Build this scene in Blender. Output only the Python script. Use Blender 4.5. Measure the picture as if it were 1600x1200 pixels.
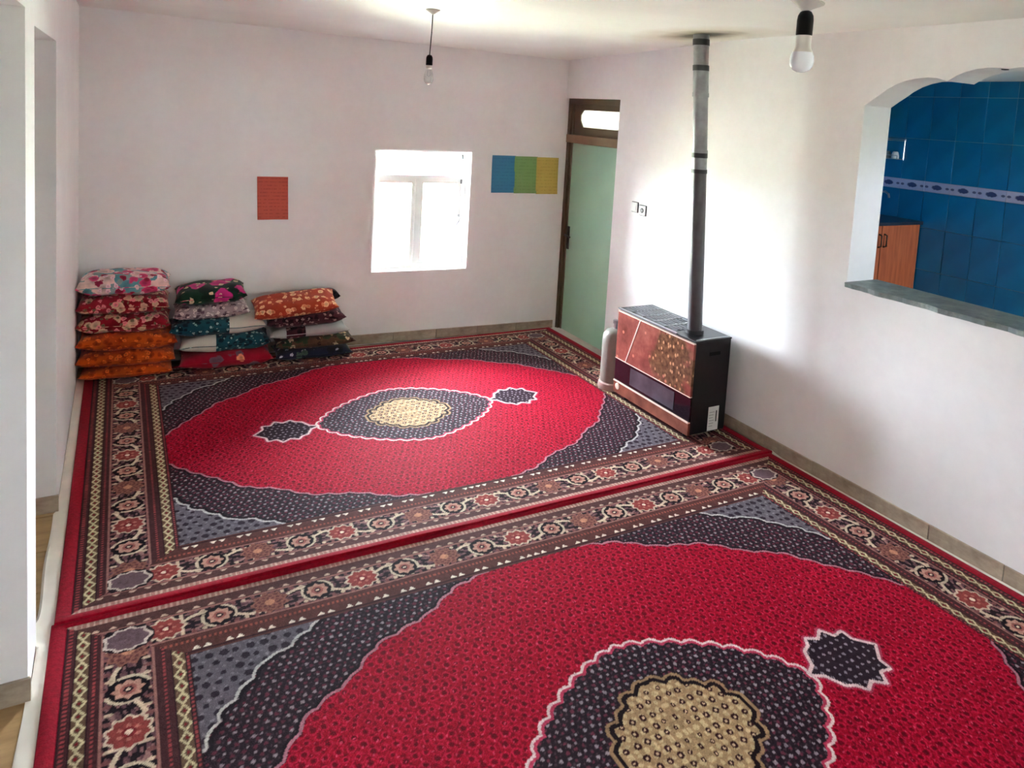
import bpy, bmesh, math, random
import numpy as np
from mathutils import Vector, Matrix

random.seed(7)
rng = np.random.default_rng(11)
S = bpy.context.scene
C = S.collection
for o in list(bpy.data.objects):
    bpy.data.objects.remove(o)

# ------------------------------------------------------------------ camera
F, PX, PY = 1156.85, 837.024, 281.63
CAM = np.array([.277529, -6.376226, 2.224182])
YAW, PITCH, ROLL = .514101, -.092991, .060273


def cam_axes():
    f = np.array([math.sin(YAW) * math.cos(PITCH), math.cos(YAW) * math.cos(PITCH), math.sin(PITCH)])
    r = np.array([math.cos(YAW), -math.sin(YAW), 0.0])
    u = np.cross(r, f)
    c, s = math.cos(ROLL), math.sin(ROLL)
    return c * r + s * u, -s * r + c * u, f


RT, UP, FW = cam_axes()
cd = bpy.data.cameras.new('camera')
cam = bpy.data.objects.new('camera', cd)
C.objects.link(cam)
m = Matrix.Identity(4)
for i in range(3):
    m[i][0], m[i][1], m[i][2], m[i][3] = RT[i], UP[i], -FW[i], CAM[i]
cam.matrix_world = m
cd.sensor_fit = 'HORIZONTAL'
cd.sensor_width = 36.0
cd.lens = F / 1600 * 36
cd.shift_x = (800 - PX) / 1600
cd.shift_y = (PY - 600) / 1600
cd.clip_start = .02
cd.clip_end = 300
S.camera = cam

# ------------------------------------------------------------------ light
SKY = 9.0
w = bpy.data.worlds.new('overcast_sky')
S.world = w
w.use_nodes = True
bg = w.node_tree.nodes['Background']
bg.inputs[0].default_value = (.80, .90, 1.0, 1)
bg.inputs[1].default_value = SKY
sl = bpy.data.lights.new('sun_offscreen', 'SUN')
sl.energy = 8
sl.angle = math.radians(1.5)
sl.color = (1, .98, .96)
so_ = bpy.data.objects.new('sun_offscreen', sl)
C.objects.link(so_)
so_.rotation_euler = Vector((.62, .12, -.80)).to_track_quat('-Z', 'Y').to_euler()
S.view_settings.view_transform = 'Standard'
S.view_settings.look = 'None'
S.view_settings.gamma = 1
S.view_settings.use_curve_mapping = False
S.view_settings.exposure = 4.7
S.cycles.max_bounces = 16
S.cycles.diffuse_bounces = 10
S.cycles.transparent_max_bounces = 12


def portal(name, loc, direction, sx, sy):
    l = bpy.data.lights.new(name, 'AREA')
    l.shape = 'RECTANGLE'
    l.size, l.size_y = sx, sy
    l.cycles.is_portal = True
    o = bpy.data.objects.new(name, l)
    C.objects.link(o)
    o.location = loc
    o.rotation_euler = Vector(direction).to_track_quat('-Z', 'Y').to_euler()
    return o


# room metrics
XR = 4.19                       # right wall
YBL, YBR = .27, .025            # back wall, left and right end
YF = -7.7                       # wall behind the camera
ZT = 3.0                        # structural top of the walls


def yback(x):
    return YBL + (YBR - YBL) * x / XR


BANG = math.atan2(YBR - YBL, XR)

# ------------------------------------------------------------------ materials


def lin(c):
    c = np.asarray(c, float) / 255
    return np.where(c <= .04045, c / 12.92, ((c + .055) / 1.055) ** 2.4)


def rgba(c):
    return tuple(float(v) for v in lin(c)) + (1,)


class NT:
    def __init__(self, name):
        self.m = bpy.data.materials.new(name)
        self.m.use_nodes = True
        self.t = self.m.node_tree
        self.n = self.t.nodes
        self.p = self.n['Principled BSDF']
        self._co = None

    def node(self, typ, **kw):
        nd = self.n.new(typ)
        for k, v in kw.items():
            if k.startswith('i_'):
                key = k[2:]
                nd.inputs[int(key) if key.isdigit() else key.replace('_', ' ')].default_value = v
            else:
                setattr(nd, k, v)
        return nd

    def link(self, a, b):
        self.t.links.new(a, b)

    def co(self, scale=None):
        if self._co is None:
            self._co = self.node('ShaderNodeTexCoord')
        out = self._co.outputs['Object']
        if scale is not None:
            mp = self.node('ShaderNodeMapping')
            mp.inputs['Scale'].default_value = scale
            self.link(out, mp.inputs[0])
            out = mp.outputs[0]
        return out

    def noise(self, scale, detail=3, rough=.5, stretch=None):
        nd = self.node('ShaderNodeTexNoise')
        nd.inputs['Scale'].default_value = scale
        nd.inputs['Detail'].default_value = detail
        nd.inputs['Roughness'].default_value = rough
        self.link(self.co(stretch), nd.inputs['Vector'])
        return nd.outputs['Fac']

    def voronoi(self, scale, feature='F1', rand=1.0, stretch=None, out='Distance'):
        nd = self.node('ShaderNodeTexVoronoi', feature=feature)
        nd.inputs['Scale'].default_value = scale
        nd.inputs['Randomness'].default_value = rand
        self.link(self.co(stretch), nd.inputs['Vector'])
        return nd.outputs[out]

    def ramp(self, fac, stops, interp='LINEAR'):
        r = self.node('ShaderNodeValToRGB')
        r.color_ramp.interpolation = interp
        e = r.color_ramp.elements
        while len(e) < len(stops):
            e.new(.5)
        for k, (pos, col) in zip(e, stops):
            k.position = pos
            k.color = col if len(col) == 4 else tuple(col) + (1,)
        self.link(fac, r.inputs[0])
        return r.outputs[0]

    def mix(self, fac, a, b, mode='MIX'):
        mx = self.node('ShaderNodeMix', data_type='RGBA', blend_type=mode)
        for s, v in ((mx.inputs[0], fac), (mx.inputs[6], a), (mx.inputs[7], b)):
            if hasattr(v, 'links'):
                self.link(v, s)
            else:
                s.default_value = v
        return mx.outputs[2]

    def math(self, op, a, b=None, clamp=False):
        nd = self.node('ShaderNodeMath', operation=op, use_clamp=clamp)
        for s, v in ((nd.inputs[0], a), (nd.inputs[1], b)):
            if v is None:
                continue
            if hasattr(v, 'links'):
                self.link(v, s)
            else:
                s.default_value = v
        return nd.outputs[0]

    def base(self, sock):
        if hasattr(sock, 'links'):
            self.link(sock, self.p.inputs['Base Color'])
        else:
            self.p.inputs['Base Color'].default_value = sock

    def set(self, **kw):
        for k, v in kw.items():
            self.p.inputs[k.replace('_', ' ')].default_value = v
        return self

    def bump(self, h, strength=.2, dist=.01):
        b = self.node('ShaderNodeBump')
        b.inputs['Strength'].default_value = strength
        b.inputs['Distance'].default_value = dist
        self.link(h, b.inputs['Height'])
        self.link(b.outputs[0], self.p.inputs['Normal'])


def plain(name, c, rough=.6, var=.08, scale=9, metal=0, spec=.4, bump=0, stretch=None):
    t = NT(name)
    c = lin(c)
    n = t.noise(scale, 4, stretch=stretch)
    lo = tuple(float(v) for v in np.clip(c * (1 - var), 0, 1))
    hi = tuple(float(v) for v in np.clip(c * (1 + var), 0, 1))
    t.base(t.ramp(n, [(.3, lo), (.7, hi)]))
    t.set(Roughness=rough, Metallic=metal)
    t.p.inputs['Specular IOR Level'].default_value = spec
    if bump:
        t.bump(n, bump)
    return t.m


M = {}


def plaster(name, c, stain=.05):
    t = NT(name)
    c = lin(c)
    n1 = t.noise(1.1, 4, .6)
    n2 = t.noise(14, 5, .65)
    col = t.ramp(n1, [(.35, tuple(c * (1 - stain) * np.array([1, .99, .985]))), (.62, tuple(c))])
    fine = t.ramp(n2, [(.3, (.965,) * 3), (.7, (1, 1, 1))])
    t.base(t.mix(1.0, col, fine, 'MULTIPLY'))
    t.set(Roughness=.55)
    t.p.inputs['Specular IOR Level'].default_value = .3
    t.bump(n2, .12, .006)
    return t.m


M['wall'] = plaster('white_plaster', (244, 243, 243))

# ceiling with the soot around the flue
t = NT('ceiling_plaster_sooty')
cc = lin((243, 243, 238))
n1 = t.noise(1.3, 4, .6)
col = t.ramp(n1, [(.3, tuple(cc * .93)), (.65, tuple(cc))])
sep = t.node('ShaderNodeSeparateXYZ')
t.link(t.co(), sep.inputs[0])
dx = t.math('SUBTRACT', sep.outputs[0], 3.83)
dy = t.math('SUBTRACT', sep.outputs[1], -2.33)
dxx = t.math('MULTIPLY', dx, dx)
dyy = t.math('MULTIPLY', dy, dy)
r2 = t.math('ADD', t.math('MULTIPLY', dxx, 2.6), dyy)
rr = t.math('SQRT', r2)
rr = t.math('ADD', rr, t.math('MULTIPLY', t.math('SUBTRACT', t.noise(5, 4), .5), .22))
soot = t.ramp(rr, [(0.05, (.02, .015, .01)), (.13, (.12, .09, .06)), (.24, (.50, .43, .34)), (.40, (.84, .80, .72)), (.7, (1, 1, 1))])
t.base(t.mix(1.0, col, soot, 'MULTIPLY'))
t.set(Roughness=.6)
t.bump(t.noise(10, 4), .12, .008)
M['ceiling'] = t.m

M['marble'] = None
t = NT('beige_grey_marble')
n = t.noise(5, 6, .65, stretch=(1, 1, 3))
n2 = t.noise(22, 5, .6)
col = t.ramp(n, [(.25, rgba((132, 116, 98))), (.5, rgba((168, 152, 132))), (.72, rgba((198, 182, 160)))])
t.base(t.mix(.25, col, t.ramp(n2, [(.3, rgba((112, 96, 80))), (.7, rgba((206, 192, 172)))])))
t.set(Roughness=.32)
M['marble'] = t.m
M['grout'] = plain('pale_grout', (188, 182, 172), .8)
t = NT('tan_floor_tile')
n = t.noise(3, 5, .6, stretch=(1, 5, 1))
t.base(t.ramp(n, [(.3, rgba((150, 118, 76))), (.7, rgba((190, 158, 110)))]))
t.set(Roughness=.35)
M['tan'] = t.m
M['floor'] = plain('screed_floor', (150, 135, 112), .7)
t = NT('grey_stone_slab')
n = t.noise(7, 6, .7)
t.base(t.ramp(n, [(.3, rgba((84, 96, 98))), (.55, rgba((124, 136, 136))), (.75, rgba((172, 182, 178)))]))
t.set(Roughness=.5)
M['stone'] = t.m
M['white_metal'] = plain('white_painted_frame', (240, 240, 238), .35, .03)
M['seal'] = plain('grey_window_seal', (120, 120, 120), .6)
M['chrome'] = plain('chrome', (180, 180, 184), .32, .05, metal=1)
M['brown'] = plain('olive_brown_metal', (96, 80, 58), .45, .15, 5)
M['brown_light'] = plain('worn_brown_bar', (134, 112, 84), .5, .15, 6)
M['mint'] = plain('mint_green_enamel', (158, 196, 170), .4, .05, 3)
M['black_metal'] = plain('black_enamel', (17, 17, 20), .35, .2, 20)
M['black_plastic'] = plain('black_plastic', (4, 4, 5), .5, spec=.2)
M['soft_black'] = plain('dark_bronze', (38, 32, 28), .4)
M['white_plastic'] = plain('white_plastic', (222, 223, 221), .35, .02)
M['grey_plastic'] = plain('grey_plastic', (150, 150, 148), .4, .03)
M['dark_hole'] = plain('dark_socket_hole', (60, 60, 60), .6)
M['galv'] = plain('galvanised_steel', (150, 152, 155), .38, .18, 14, metal=.85)
M['galv_dark'] = plain('sooty_steel_band', (70, 70, 72), .45, .2, 14, metal=.7)
M['pipe_black'] = plain('grey_black_stove_pipe', (92, 90, 92), .4, .15, 12, metal=.35)
M['cream'] = plain('grey_cylinder_paint', (136, 130, 122), .45, .1, 10)
M['pinkfoot'] = plain('pale_pink_rubber', (176, 148, 142), .6)
M['sheet'] = plain('white_plastic_sheet', (232, 226, 214), .3, .06, 8)
M['ground'] = plain('grassy_yard_ground', (148, 152, 128), .9, .15, 1)

t = NT('window_glass')
t.n.remove(t.p)
tr = t.node('ShaderNodeBsdfTransparent')
gl = t.node('ShaderNodeBsdfGlossy')
gl.inputs['Roughness'].default_value = .03
fr = t.node('ShaderNodeFresnel')
ms = t.node('ShaderNodeMixShader')
fr.inputs[0].default_value = 1.45
t.link(fr.outputs[0], ms.inputs[0])
t.link(tr.outputs[0], ms.inputs[1])
t.link(gl.outputs[0], ms.inputs[2])
t.link(ms.outputs[0], t.n['Material Output'].inputs[0])
M['glass'] = t.m

t = NT('frosted_transom_glass')
t.n.remove(t.p)
a = t.node('ShaderNodeBsdfTranslucent')
a.inputs[0].default_value = rgba((146, 142, 134))
b = t.node('ShaderNodeBsdfDiffuse')
b.inputs[0].default_value = rgba((225, 222, 212))
ms = t.node('ShaderNodeMixShader')
ms.inputs[0].default_value = .6
t.link(a.outputs[0], ms.inputs[1])
t.link(b.outputs[0], ms.inputs[2])
t.link(ms.outputs[0], t.n['Material Output'].inputs[0])
M['frosted'] = t.m

# bulbs
t = NT('clear_bulb_glass')
t.n.remove(t.p)
tr = t.node('ShaderNodeBsdfTransparent')
tr.inputs[0].default_value = (.93, .93, .93, 1)
gl = t.node('ShaderNodeBsdfGlossy')
gl.inputs['Roughness'].default_value = .05
lw = t.node('ShaderNodeLayerWeight')
lw.inputs[0].default_value = .35
ms = t.node('ShaderNodeMixShader')
t.link(lw.outputs['Facing'], ms.inputs[0])
t.link(tr.outputs[0], ms.inputs[1])
t.link(gl.outputs[0], ms.inputs[2])
t.link(ms.outputs[0], t.n['Material Output'].inputs[0])
M['bulb_clear'] = t.m
t = NT('opal_bulb_diffuser')
t.base(rgba((238, 240, 246)))
t.set(Roughness=.12)
t.p.inputs['Subsurface Weight'].default_value = .0
M['bulb_opal'] = t.m
M['bulb_neck'] = plain('grey_white_bulb_neck', (205, 200, 192), .4, .02)

# heater print
t = NT('copper_droplet_print')
n = t.noise(6, 5, .6)
basec = t.ramp(n, [(.25, rgba((98, 48, 42))), (.5, rgba((134, 72, 64))), (.75, rgba((168, 106, 92)))])
sp = t.node('ShaderNodeSeparateXYZ')
t.link(t.co(), sp.inputs[0])
# feather patch: centred towards the right end of the panel
fy = t.math('DIVIDE', t.math('SUBTRACT', sp.outputs[1], -2.41), .26)
fz = t.math('DIVIDE', t.math('SUBTRACT', sp.outputs[2], .49), .26)
fr2 = t.math('ADD', t.math('MULTIPLY', fy, fy), t.math('MULTIPLY', fz, fz))
fr2 = t.math('ADD', fr2, t.math('MULTIPLY', t.math('SUBTRACT', t.noise(9, 4), .5), 2.6))
fmask = t.ramp(fr2, [(.55, (1, 1, 1)), (1.15 if False else 1.0, (0, 0, 0))])
gold = t.ramp(t.noise(28, 4), [(.3, rgba((70, 46, 34))), (.7, rgba((124, 90, 64)))])
col = t.mix(fmask, basec, gold)
v = t.voronoi(26, stretch=(1, 1, .75))
drop = t.ramp(v, [(.16, (1, 1, 1)), (.30, (0, 0, 0))])
col = t.mix(t.math('MULTIPLY', drop, t.math('MULTIPLY', fmask, .75)), col, rgba((212, 158, 118)))
v2 = t.voronoi(11)
drop2 = t.ramp(v2, [(.10, (1, 1, 1)), (.17, (0, 0, 0))])
col = t.mix(t.math('MULTIPLY', drop2, .55), col, rgba((226, 140, 116)))
t.base(col)
t.set(Roughness=.22)
M['copper'] = t.m
M['copper_low'] = plain('copper_print_plain', (134, 78, 64), .25, .35, 7)
M['silver_trim'] = plain('pale_trim_strip', (232, 205, 190), .25, .05)
M['plum_glass'] = plain('dark_plum_glass', (30, 18, 26), .08, .1)
M['grey_glass'] = plain('grey_viewing_glass', (74, 70, 78), .12, .25, 8)
M['grille'] = plain('dark_grille_steel', (96, 98, 104), .35, .15, 20, metal=.6)
M['bright_trim'] = plain('bright_steel_edge', (190, 192, 196), .25, .05, metal=.7)

# kitchen
t = NT('blue_glazed_tile')
oi = t.node('ShaderNodeObjectInfo')
n = t.noise(3, 3)
ca = t.ramp(n, [(.3, rgba((4, 108, 160))), (.7, rgba((10, 128, 184)))])
var = t.ramp(oi.outputs['Random'], [(0, (.88, .88, .88)), (1, (1.0, 1.0, 1.0))])
t.base(t.mix(1.0, ca, var, 'MULTIPLY'))
t.set(Roughness=.3)
M['blue'] = t.m
M['blue_grout'] = plain('blue_grey_grout', (120, 160, 186), .8)
t = NT('ornament_border_tile')
sp = t.node('ShaderNodeSeparateXYZ')
t.link(t.co(), sp.inputs[0])
# a blue rosette on each border tile, a small one half way
ry = t.math('DIVIDE', sp.outputs[1], .055)
rz = t.math('DIVIDE', sp.outputs[2], .026)
r = t.math('SQRT', t.math('ADD', t.math('MULTIPLY', ry, ry), t.math('MULTIPLY', rz, rz)))
r = t.math('ADD', r, t.math('MULTIPLY', t.math('SUBTRACT', t.noise(60, 2), .5), .5))
col = t.ramp(r, [(.75, rgba((58, 72, 124))), (1.0, rgba((184, 190, 222)))])
ay = t.math('ABSOLUTE', t.math('SUBTRACT', t.math('ABSOLUTE', sp.outputs[1]), .1))
r = t.math('SQRT', t.math('ADD', t.math('POWER', t.math('DIVIDE', ay, .02), 2), t.math('POWER', t.math('DIVIDE', sp.outputs[2], .013), 2)))
t.base(t.mix(t.ramp(r, [(.7, (1, 1, 1)), (1, (0, 0, 0))]), col, rgba((92, 98, 140))))
t.set(Roughness=.3)
M['ornament'] = t.m
t = NT('orange_wood_veneer')
n = t.noise(5, 5, .6, stretch=(6, 6, .5))
t.base(t.ramp(n, [(.3, rgba((150, 74, 42))), (.7, rgba((192, 106, 66)))]))
t.set(Roughness=.4)
M['wood'] = t.m
M['worktop'] = plain('dark_worktop', (34, 44, 58), .3, .2, 12)
M['kitchen_wall'] = plaster('kitchen_plaster', (236, 236, 238))

# papers


def paper(name, c, line_c, rows):
    t = NT(name)
    sp = t.node('ShaderNodeSeparateXYZ')
    t.link(t.co(), sp.inputs[0])
    z = t.math('MULTIPLY', sp.outputs[2], rows)
    fr = t.math('FRACT', z)
    bar = t.ramp(fr, [(.40, (0, 0, 0)), (.5, (1, 1, 1)), (.72, (1, 1, 1)), (.82, (0, 0, 0))])
    words = t.ramp(t.noise(38, 3, .6, stretch=(1, 1, .35)), [(.42, (0, 0, 0)), (.56, (1, 1, 1))])
    k = t.math('MULTIPLY', t.math('MULTIPLY', bar, words), .55)
    c0 = t.ramp(t.noise(6, 3), [(.3, tuple(lin(c) * .93)), (.7, tuple(lin(c)))])
    t.base(t.mix(k, c0, rgba(line_c)))
    t.set(Roughness=.6)
    return t.m


M['paper_orange'] = paper('orange_paper', (196, 84, 62), (150, 48, 36), 33)
M['paper_blue'] = paper('blue_paper', (52, 128, 170), (40, 108, 150), 30)
M['paper_green'] = paper('green_paper', (128, 165, 98), (104, 142, 78), 30)
M['paper_yellow'] = paper('yellow_paper', (205, 180, 88), (176, 150, 62), 30)

# fabrics


def fabric(name, ground, blobs, scale=9, rand=1.0, size=.5, fine=None, rough=.85, stretch=None):
    """ground cloth with blossoms: each (colour, offset seed, relative size)"""
    t = NT(name)
    c = lin(ground)
    col = t.ramp(t.noise(scale * 1.5, 4), [(.3, tuple(c * .75)), (.7, tuple(np.clip(c * 1.15, 0, 1)))])
    oi_ = t.node('ShaderNodeObjectInfo')
    cb = t.node('ShaderNodeCombineXYZ')
    t.link(t.math('MULTIPLY', oi_.outputs['Random'], 7.0), cb.inputs[0])
    t.link(t.math('MULTIPLY', oi_.outputs['Random'], 3.0), cb.inputs[2])
    va2 = t.node('ShaderNodeVectorMath', operation='ADD')
    t.link(t.co(), va2.inputs[0])
    t.link(cb.outputs[0], va2.inputs[1])
    for i, (bc, rel, sc) in enumerate(blobs):
        mp = t.node('ShaderNodeMapping')
        mp.inputs['Location'].default_value = (3.7 * i + .3, 1.9 * i, 2.3 * i)
        if stretch:
            mp.inputs['Scale'].default_value = stretch
        t.link(va2.outputs[0], mp.inputs[0])
        # warp so that the blossoms get petals
        ns = t.node('ShaderNodeTexNoise')
        ns.inputs['Scale'].default_value = scale * sc * 2.4
        ns.inputs['Detail'].default_value = 2
        t.link(mp.outputs[0], ns.inputs['Vector'])
        vo = t.node('ShaderNodeTexVoronoi')
        vo.inputs['Scale'].default_value = scale * sc
        vo.inputs['Randomness'].default_value = rand
        t.link(mp.outputs[0], vo.inputs['Vector'])
        d = t.math('ADD', vo.outputs['Distance'], t.math('MULTIPLY', t.math('SUBTRACT', ns.outputs['Fac'], .5), .55))
        msk = t.ramp(d, [(size * rel, (1, 1, 1)), (size * rel + .05, (0, 0, 0))])
        b0 = lin(bc)
        shade = t.ramp(d, [(0, tuple(b0 * .55)), (size * rel * .6, tuple(b0)), (size * rel, tuple(np.clip(b0 * 1.25, 0, 1)))])
        col = t.mix(msk, col, shade)
    t.base(col)
    t.set(Roughness=rough)
    t.p.inputs['Specular IOR Level'].default_value = .15
    t.p.inputs['Sheen Weight'].default_value = .15
    t.bump(t.noise(90, 2), .15, .004)
    return t.m


M['f_teal_floral'] = fabric('teal_pink_floral', (148, 168, 168), [((92, 150, 160), 1.2, .9), ((228, 196, 190), 1.0, .8), ((206, 60, 110), .68, .9), ((150, 30, 64), .5, 1.0), ((240, 200, 210), .45, 1.5)], 11)
M['f_red_floral'] = fabric('red_cream_floral', (150, 22, 40), [((120, 12, 28), 1.0, .9), ((206, 168, 140), .8, 1.0), ((226, 130, 138), .55, 1.3), ((110, 96, 70), .45, 1.6)], 13)
M['f_orange'] = fabric('orange_plush', (196, 78, 16), [((150, 52, 8), .8, 2.2), ((222, 104, 34), .55, 2.6)], 8)
M['f_green_floral'] = fabric('dark_green_floral', (22, 58, 38), [((12, 36, 24), 1.0, .9), ((196, 40, 120), .60, .62), ((206, 190, 150), .42, 1.5), ((220, 120, 120), .36, 1.2)], 8)
M['f_grey_paisley'] = fabric('grey_mauve_paisley', (164, 146, 148), [((84, 62, 72), .75, 2.6), ((210, 196, 190), .6, 3.1)], 8)
M['f_teal_print'] = fabric('teal_speckled', (26, 82, 92), [((12, 44, 54), .75, 2.6), ((150, 186, 180), .45, 3.3)], 8)
M['f_white'] = plain('off_white_cotton', (206, 200, 186), .85, .06, 10, bump=.1)
M['f_red_rose'] = fabric('crimson_rose_print', (162, 16, 44), [((110, 78, 92), .55, .7), ((222, 130, 100), .38, .9)], 8)
M['f_rust'] = fabric('rust_cream_shell', (168, 62, 38), [((226, 178, 134), .68, 2.0), ((206, 128, 88), .5, 2.2)], 8, .55)
M['f_maroon'] = fabric('maroon_paisley', (72, 34, 42), [((34, 14, 22), .8, 2.2), ((150, 118, 116), .48, 3.0)], 8)
M['f_grey'] = plain('grey_patch_cotton', (168, 168, 166), .85, .08, 10, bump=.1)
M['f_brown_leaf'] = fabric('brown_green_leaf', (88, 64, 44), [((40, 56, 34), .85, 1.3), ((196, 176, 140), .55, 1.8), ((50, 30, 22), .5, 2.0)], 8)
M['f_navy'] = fabric('navy_floral', (26, 30, 54), [((16, 18, 32), .9, 1.4), ((176, 176, 190), .34, 1.6), ((60, 80, 70), .5, 1.2)], 8)
M['f_dark'] = fabric('charcoal_print', (40, 38, 44), [((20, 20, 24), .8, 2.0)], 8)

# rug pile: pattern colours woven per knot, node noise for the yarn
t = NT('woven_pile')
at = t.node('ShaderNodeVertexColor', layer_name='weave')
yarn = t.ramp(t.noise(260, 2), [(.25, (.72, .72, .72)), (.75, (1.12, 1.12, 1.12))])
yc = t.mix(1.0, at.outputs[0], yarn, 'MULTIPLY')
t.base(yc)
t.set(Roughness=.72)
t.p.inputs['Specular IOR Level'].default_value = .025
t.p.inputs['Sheen Weight'].default_value = .40
t.p.inputs['Sheen Roughness'].default_value = .3
t.link(t.mix(.20, at.outputs[0], (1, .7, .78, 1)), t.p.inputs['Sheen Tint'])
t.bump(t.noise(190, 3), .5, .004)
M['pile'] = t.m
t = NT('crimson_binding')
t.base(t.ramp(t.noise(60, 3), [(.3, rgba((128, 0, 24))), (.7, rgba((156, 3, 34)))]))
t.set(Roughness=.85)
t.p.inputs['Sheen Weight'].default_value = .05
t.p.inputs['Specular IOR Level'].default_value = .08
t.bump(t.noise(150, 2), .4, .004)
M['binding'] = t.m

# ------------------------------------------------------------------ mesh helpers


class MB:
    def __init__(self):
        self.v, self.f = [], []

    def add(self, verts, faces):
        k = len(self.v)
        self.v += [tuple(p) for p in verts]
        self.f += [tuple(i + k for i in f) for f in faces]
        return self

    def box(self, a, b):
        x0, y0, z0 = a
        x1, y1, z1 = b
        v = [(x0, y0, z0), (x1, y0, z0), (x1, y1, z0), (x0, y1, z0), (x0, y0, z1), (x1, y0, z1), (x1, y1, z1), (x0, y1, z1)]
        return self.add(v, [(0, 3, 2, 1), (4, 5, 6, 7), (0, 1, 5, 4), (1, 2, 6, 5), (2, 3, 7, 6), (3, 0, 4, 7)])

    def prism(self, poly, axis, a, b):
        """polygon in the plane across axis, extruded from a to b"""
        n = len(poly)

        def put(p, t):
            if axis == 'x':
                return (t, p[0], p[1])
            if axis == 'y':
                return (p[0], t, p[1])
            return (p[0], p[1], t)
        v = [put(p, a) for p in poly] + [put(p, b) for p in poly]
        f = [tuple(range(n)), tuple(range(2 * n - 1, n - 1, -1))]
        f += [(i, (i + 1) % n, n + (i + 1) % n, n + i) for i in range(n)]
        return self.add(v, f)

    def lathe(self, prof, centre=(0, 0, 0), seg=24, axis=None):
        """profile of (radius, height) turned about z (or an axis frame)"""
        cx, cy, cz = centre
        v, f = [], []
        for r, z in prof:
            for i in range(seg):
                a = 2 * math.pi * i / seg
                v.append((r * math.cos(a), r * math.sin(a), z))
        n = len(prof)
        for j in range(n - 1):
            for i in range(seg):
                f.append((j * seg + i, j * seg + (i + 1) % seg, (j + 1) * seg + (i + 1) % seg, (j + 1) * seg + i))
        f.append(tuple(range(seg - 1, -1, -1)))
        f.append(tuple((n - 1) * seg + i for i in range(seg)))
        if axis is not None:
            q = Vector(axis).to_track_quat('Z', 'Y')
            v = [tuple(q @ Vector(p)) for p in v]
        return self.add([(p[0] + cx, p[1] + cy, p[2] + cz) for p in v], f)

    def tube(self, pts, r, seg=10):
        pts = [Vector(p) for p in pts]
        v, f = [], []
        up = Vector((.13, .21, 1)).normalized()
        for i, p in enumerate(pts):
            d = (pts[min(i + 1, len(pts) - 1)] - pts[max(i - 1, 0)]).normalized()
            a = d.cross(up)
            if a.length < 1e-3:
                a = d.cross(Vector((1, 0, 0)))
            a.normalize()
            b = d.cross(a)
            for k in range(seg):
                t_ = 2 * math.pi * k / seg
                v.append(tuple(p + (a * math.cos(t_) + b * math.sin(t_)) * r))
        for j in range(len(pts) - 1):
            for k in range(seg):
                f.append((j * seg + k, j * seg + (k + 1) % seg, (j + 1) * seg + (k + 1) % seg, (j + 1) * seg + k))
        f.append(tuple(range(seg - 1, -1, -1)))
        f.append(tuple((len(pts) - 1) * seg + i for i in range(seg)))
        return self.add(v, f)

    def build(self, name, mat, parent=None, smooth=False, bevel=0, seg=2):
        me = bpy.data.meshes.new(name)
        me.from_pydata(self.v, [], self.f)
        bm = bmesh.new()
        bm.from_mesh(me)
        bmesh.ops.recalc_face_normals(bm, faces=bm.faces)
        if bevel:
            bmesh.ops.bevel(bm, geom=list(bm.edges), offset=bevel, segments=seg, affect='EDGES', profile=.5, clamp_overlap=True)
        bm.to_mesh(me)
        bm.free()
        me.materials.append(mat if not isinstance(mat, str) else M[mat])
        if smooth:
            me.polygons.foreach_set('use_smooth', [True] * len(me.polygons))
            if hasattr(me, 'set_sharp_from_angle'):
                me.set_sharp_from_angle(angle=math.radians(42))
        o = bpy.data.objects.new(name, me)
        C.objects.link(o)
        if parent is not None:
            o.parent = parent
            o.matrix_parent_inverse = parent.matrix_basis.inverted()
        return o


def tag(o, label=None, cat=None, group=None, kind=None):
    if label:
        o['label'] = label
    if cat:
        o['category'] = cat
    if group:
        o['group'] = group
    if kind:
        o['kind'] = kind
    return o


def empty(name, loc=(0, 0, 0), rz=0.0):
    o = bpy.data.objects.new(name, None)
    o.empty_display_size = .05
    C.objects.link(o)
    o.location = loc
    o.rotation_euler = (0, 0, rz)
    o.matrix_basis  # keep basis current
    return o


def local(parent, o):
    """parent o with coordinates given in the parent's own frame"""
    o.parent = parent
    o.matrix_parent_inverse = Matrix.Identity(4)
    return o


def struct(o, label):
    return tag(o, label, None, None, 'structure')


# ------------------------------------------------------------------ setting
TH = .25     # right wall thickness


def ceil_z(x, y):
    k = min(1.0, max(0.0, -(y - .1) / 2.4))
    zb = 2.805 + (2.746 - 2.805) * min(1, max(0, x / XR))
    return zb + (2.826 - zb) * k


# ceiling
mb = MB()
nx, ny = 16, 36
xs = np.linspace(-.02, XR + .02, nx)
ys = np.linspace(.4, YF - .02, ny)
vv = [(x, y, ceil_z(x, y) + .004 * math.sin(2.3 * x + 1.1 * y) * math.sin(1.7 * y)) for y in ys for x in xs]
ff = [(j * nx + i, j * nx + i + 1, (j + 1) * nx + i + 1, (j + 1) * nx + i) for j in range(ny - 1) for i in range(nx - 1)]
top = [(x, y, 3.05) for (x, y) in ((-.02, .4), (XR + .02, .4), (XR + .02, YF - .02), (-.02, YF - .02))]
mb.add(vv, ff)
k = len(mb.v)
rim = [i for i in range(nx)] + [j * nx + nx - 1 for j in range(1, ny)] + [(ny - 1) * nx + i for i in range(nx - 2, -1, -1)] + [j * nx for j in range(ny - 2, 0, -1)]
mb.v += [(mb.v[i][0], mb.v[i][1], 3.05) for i in rim]
for q in range(len(rim)):
    mb.f.append((rim[q], rim[(q + 1) % len(rim)], k + (q + 1) % len(rim), k + q))
mb.f.append(tuple(k + q for q in range(len(rim))))
o = mb.build('ceiling', 'ceiling', smooth=True)
struct(o, 'white plastered ceiling with soot around the stove pipe')

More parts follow.
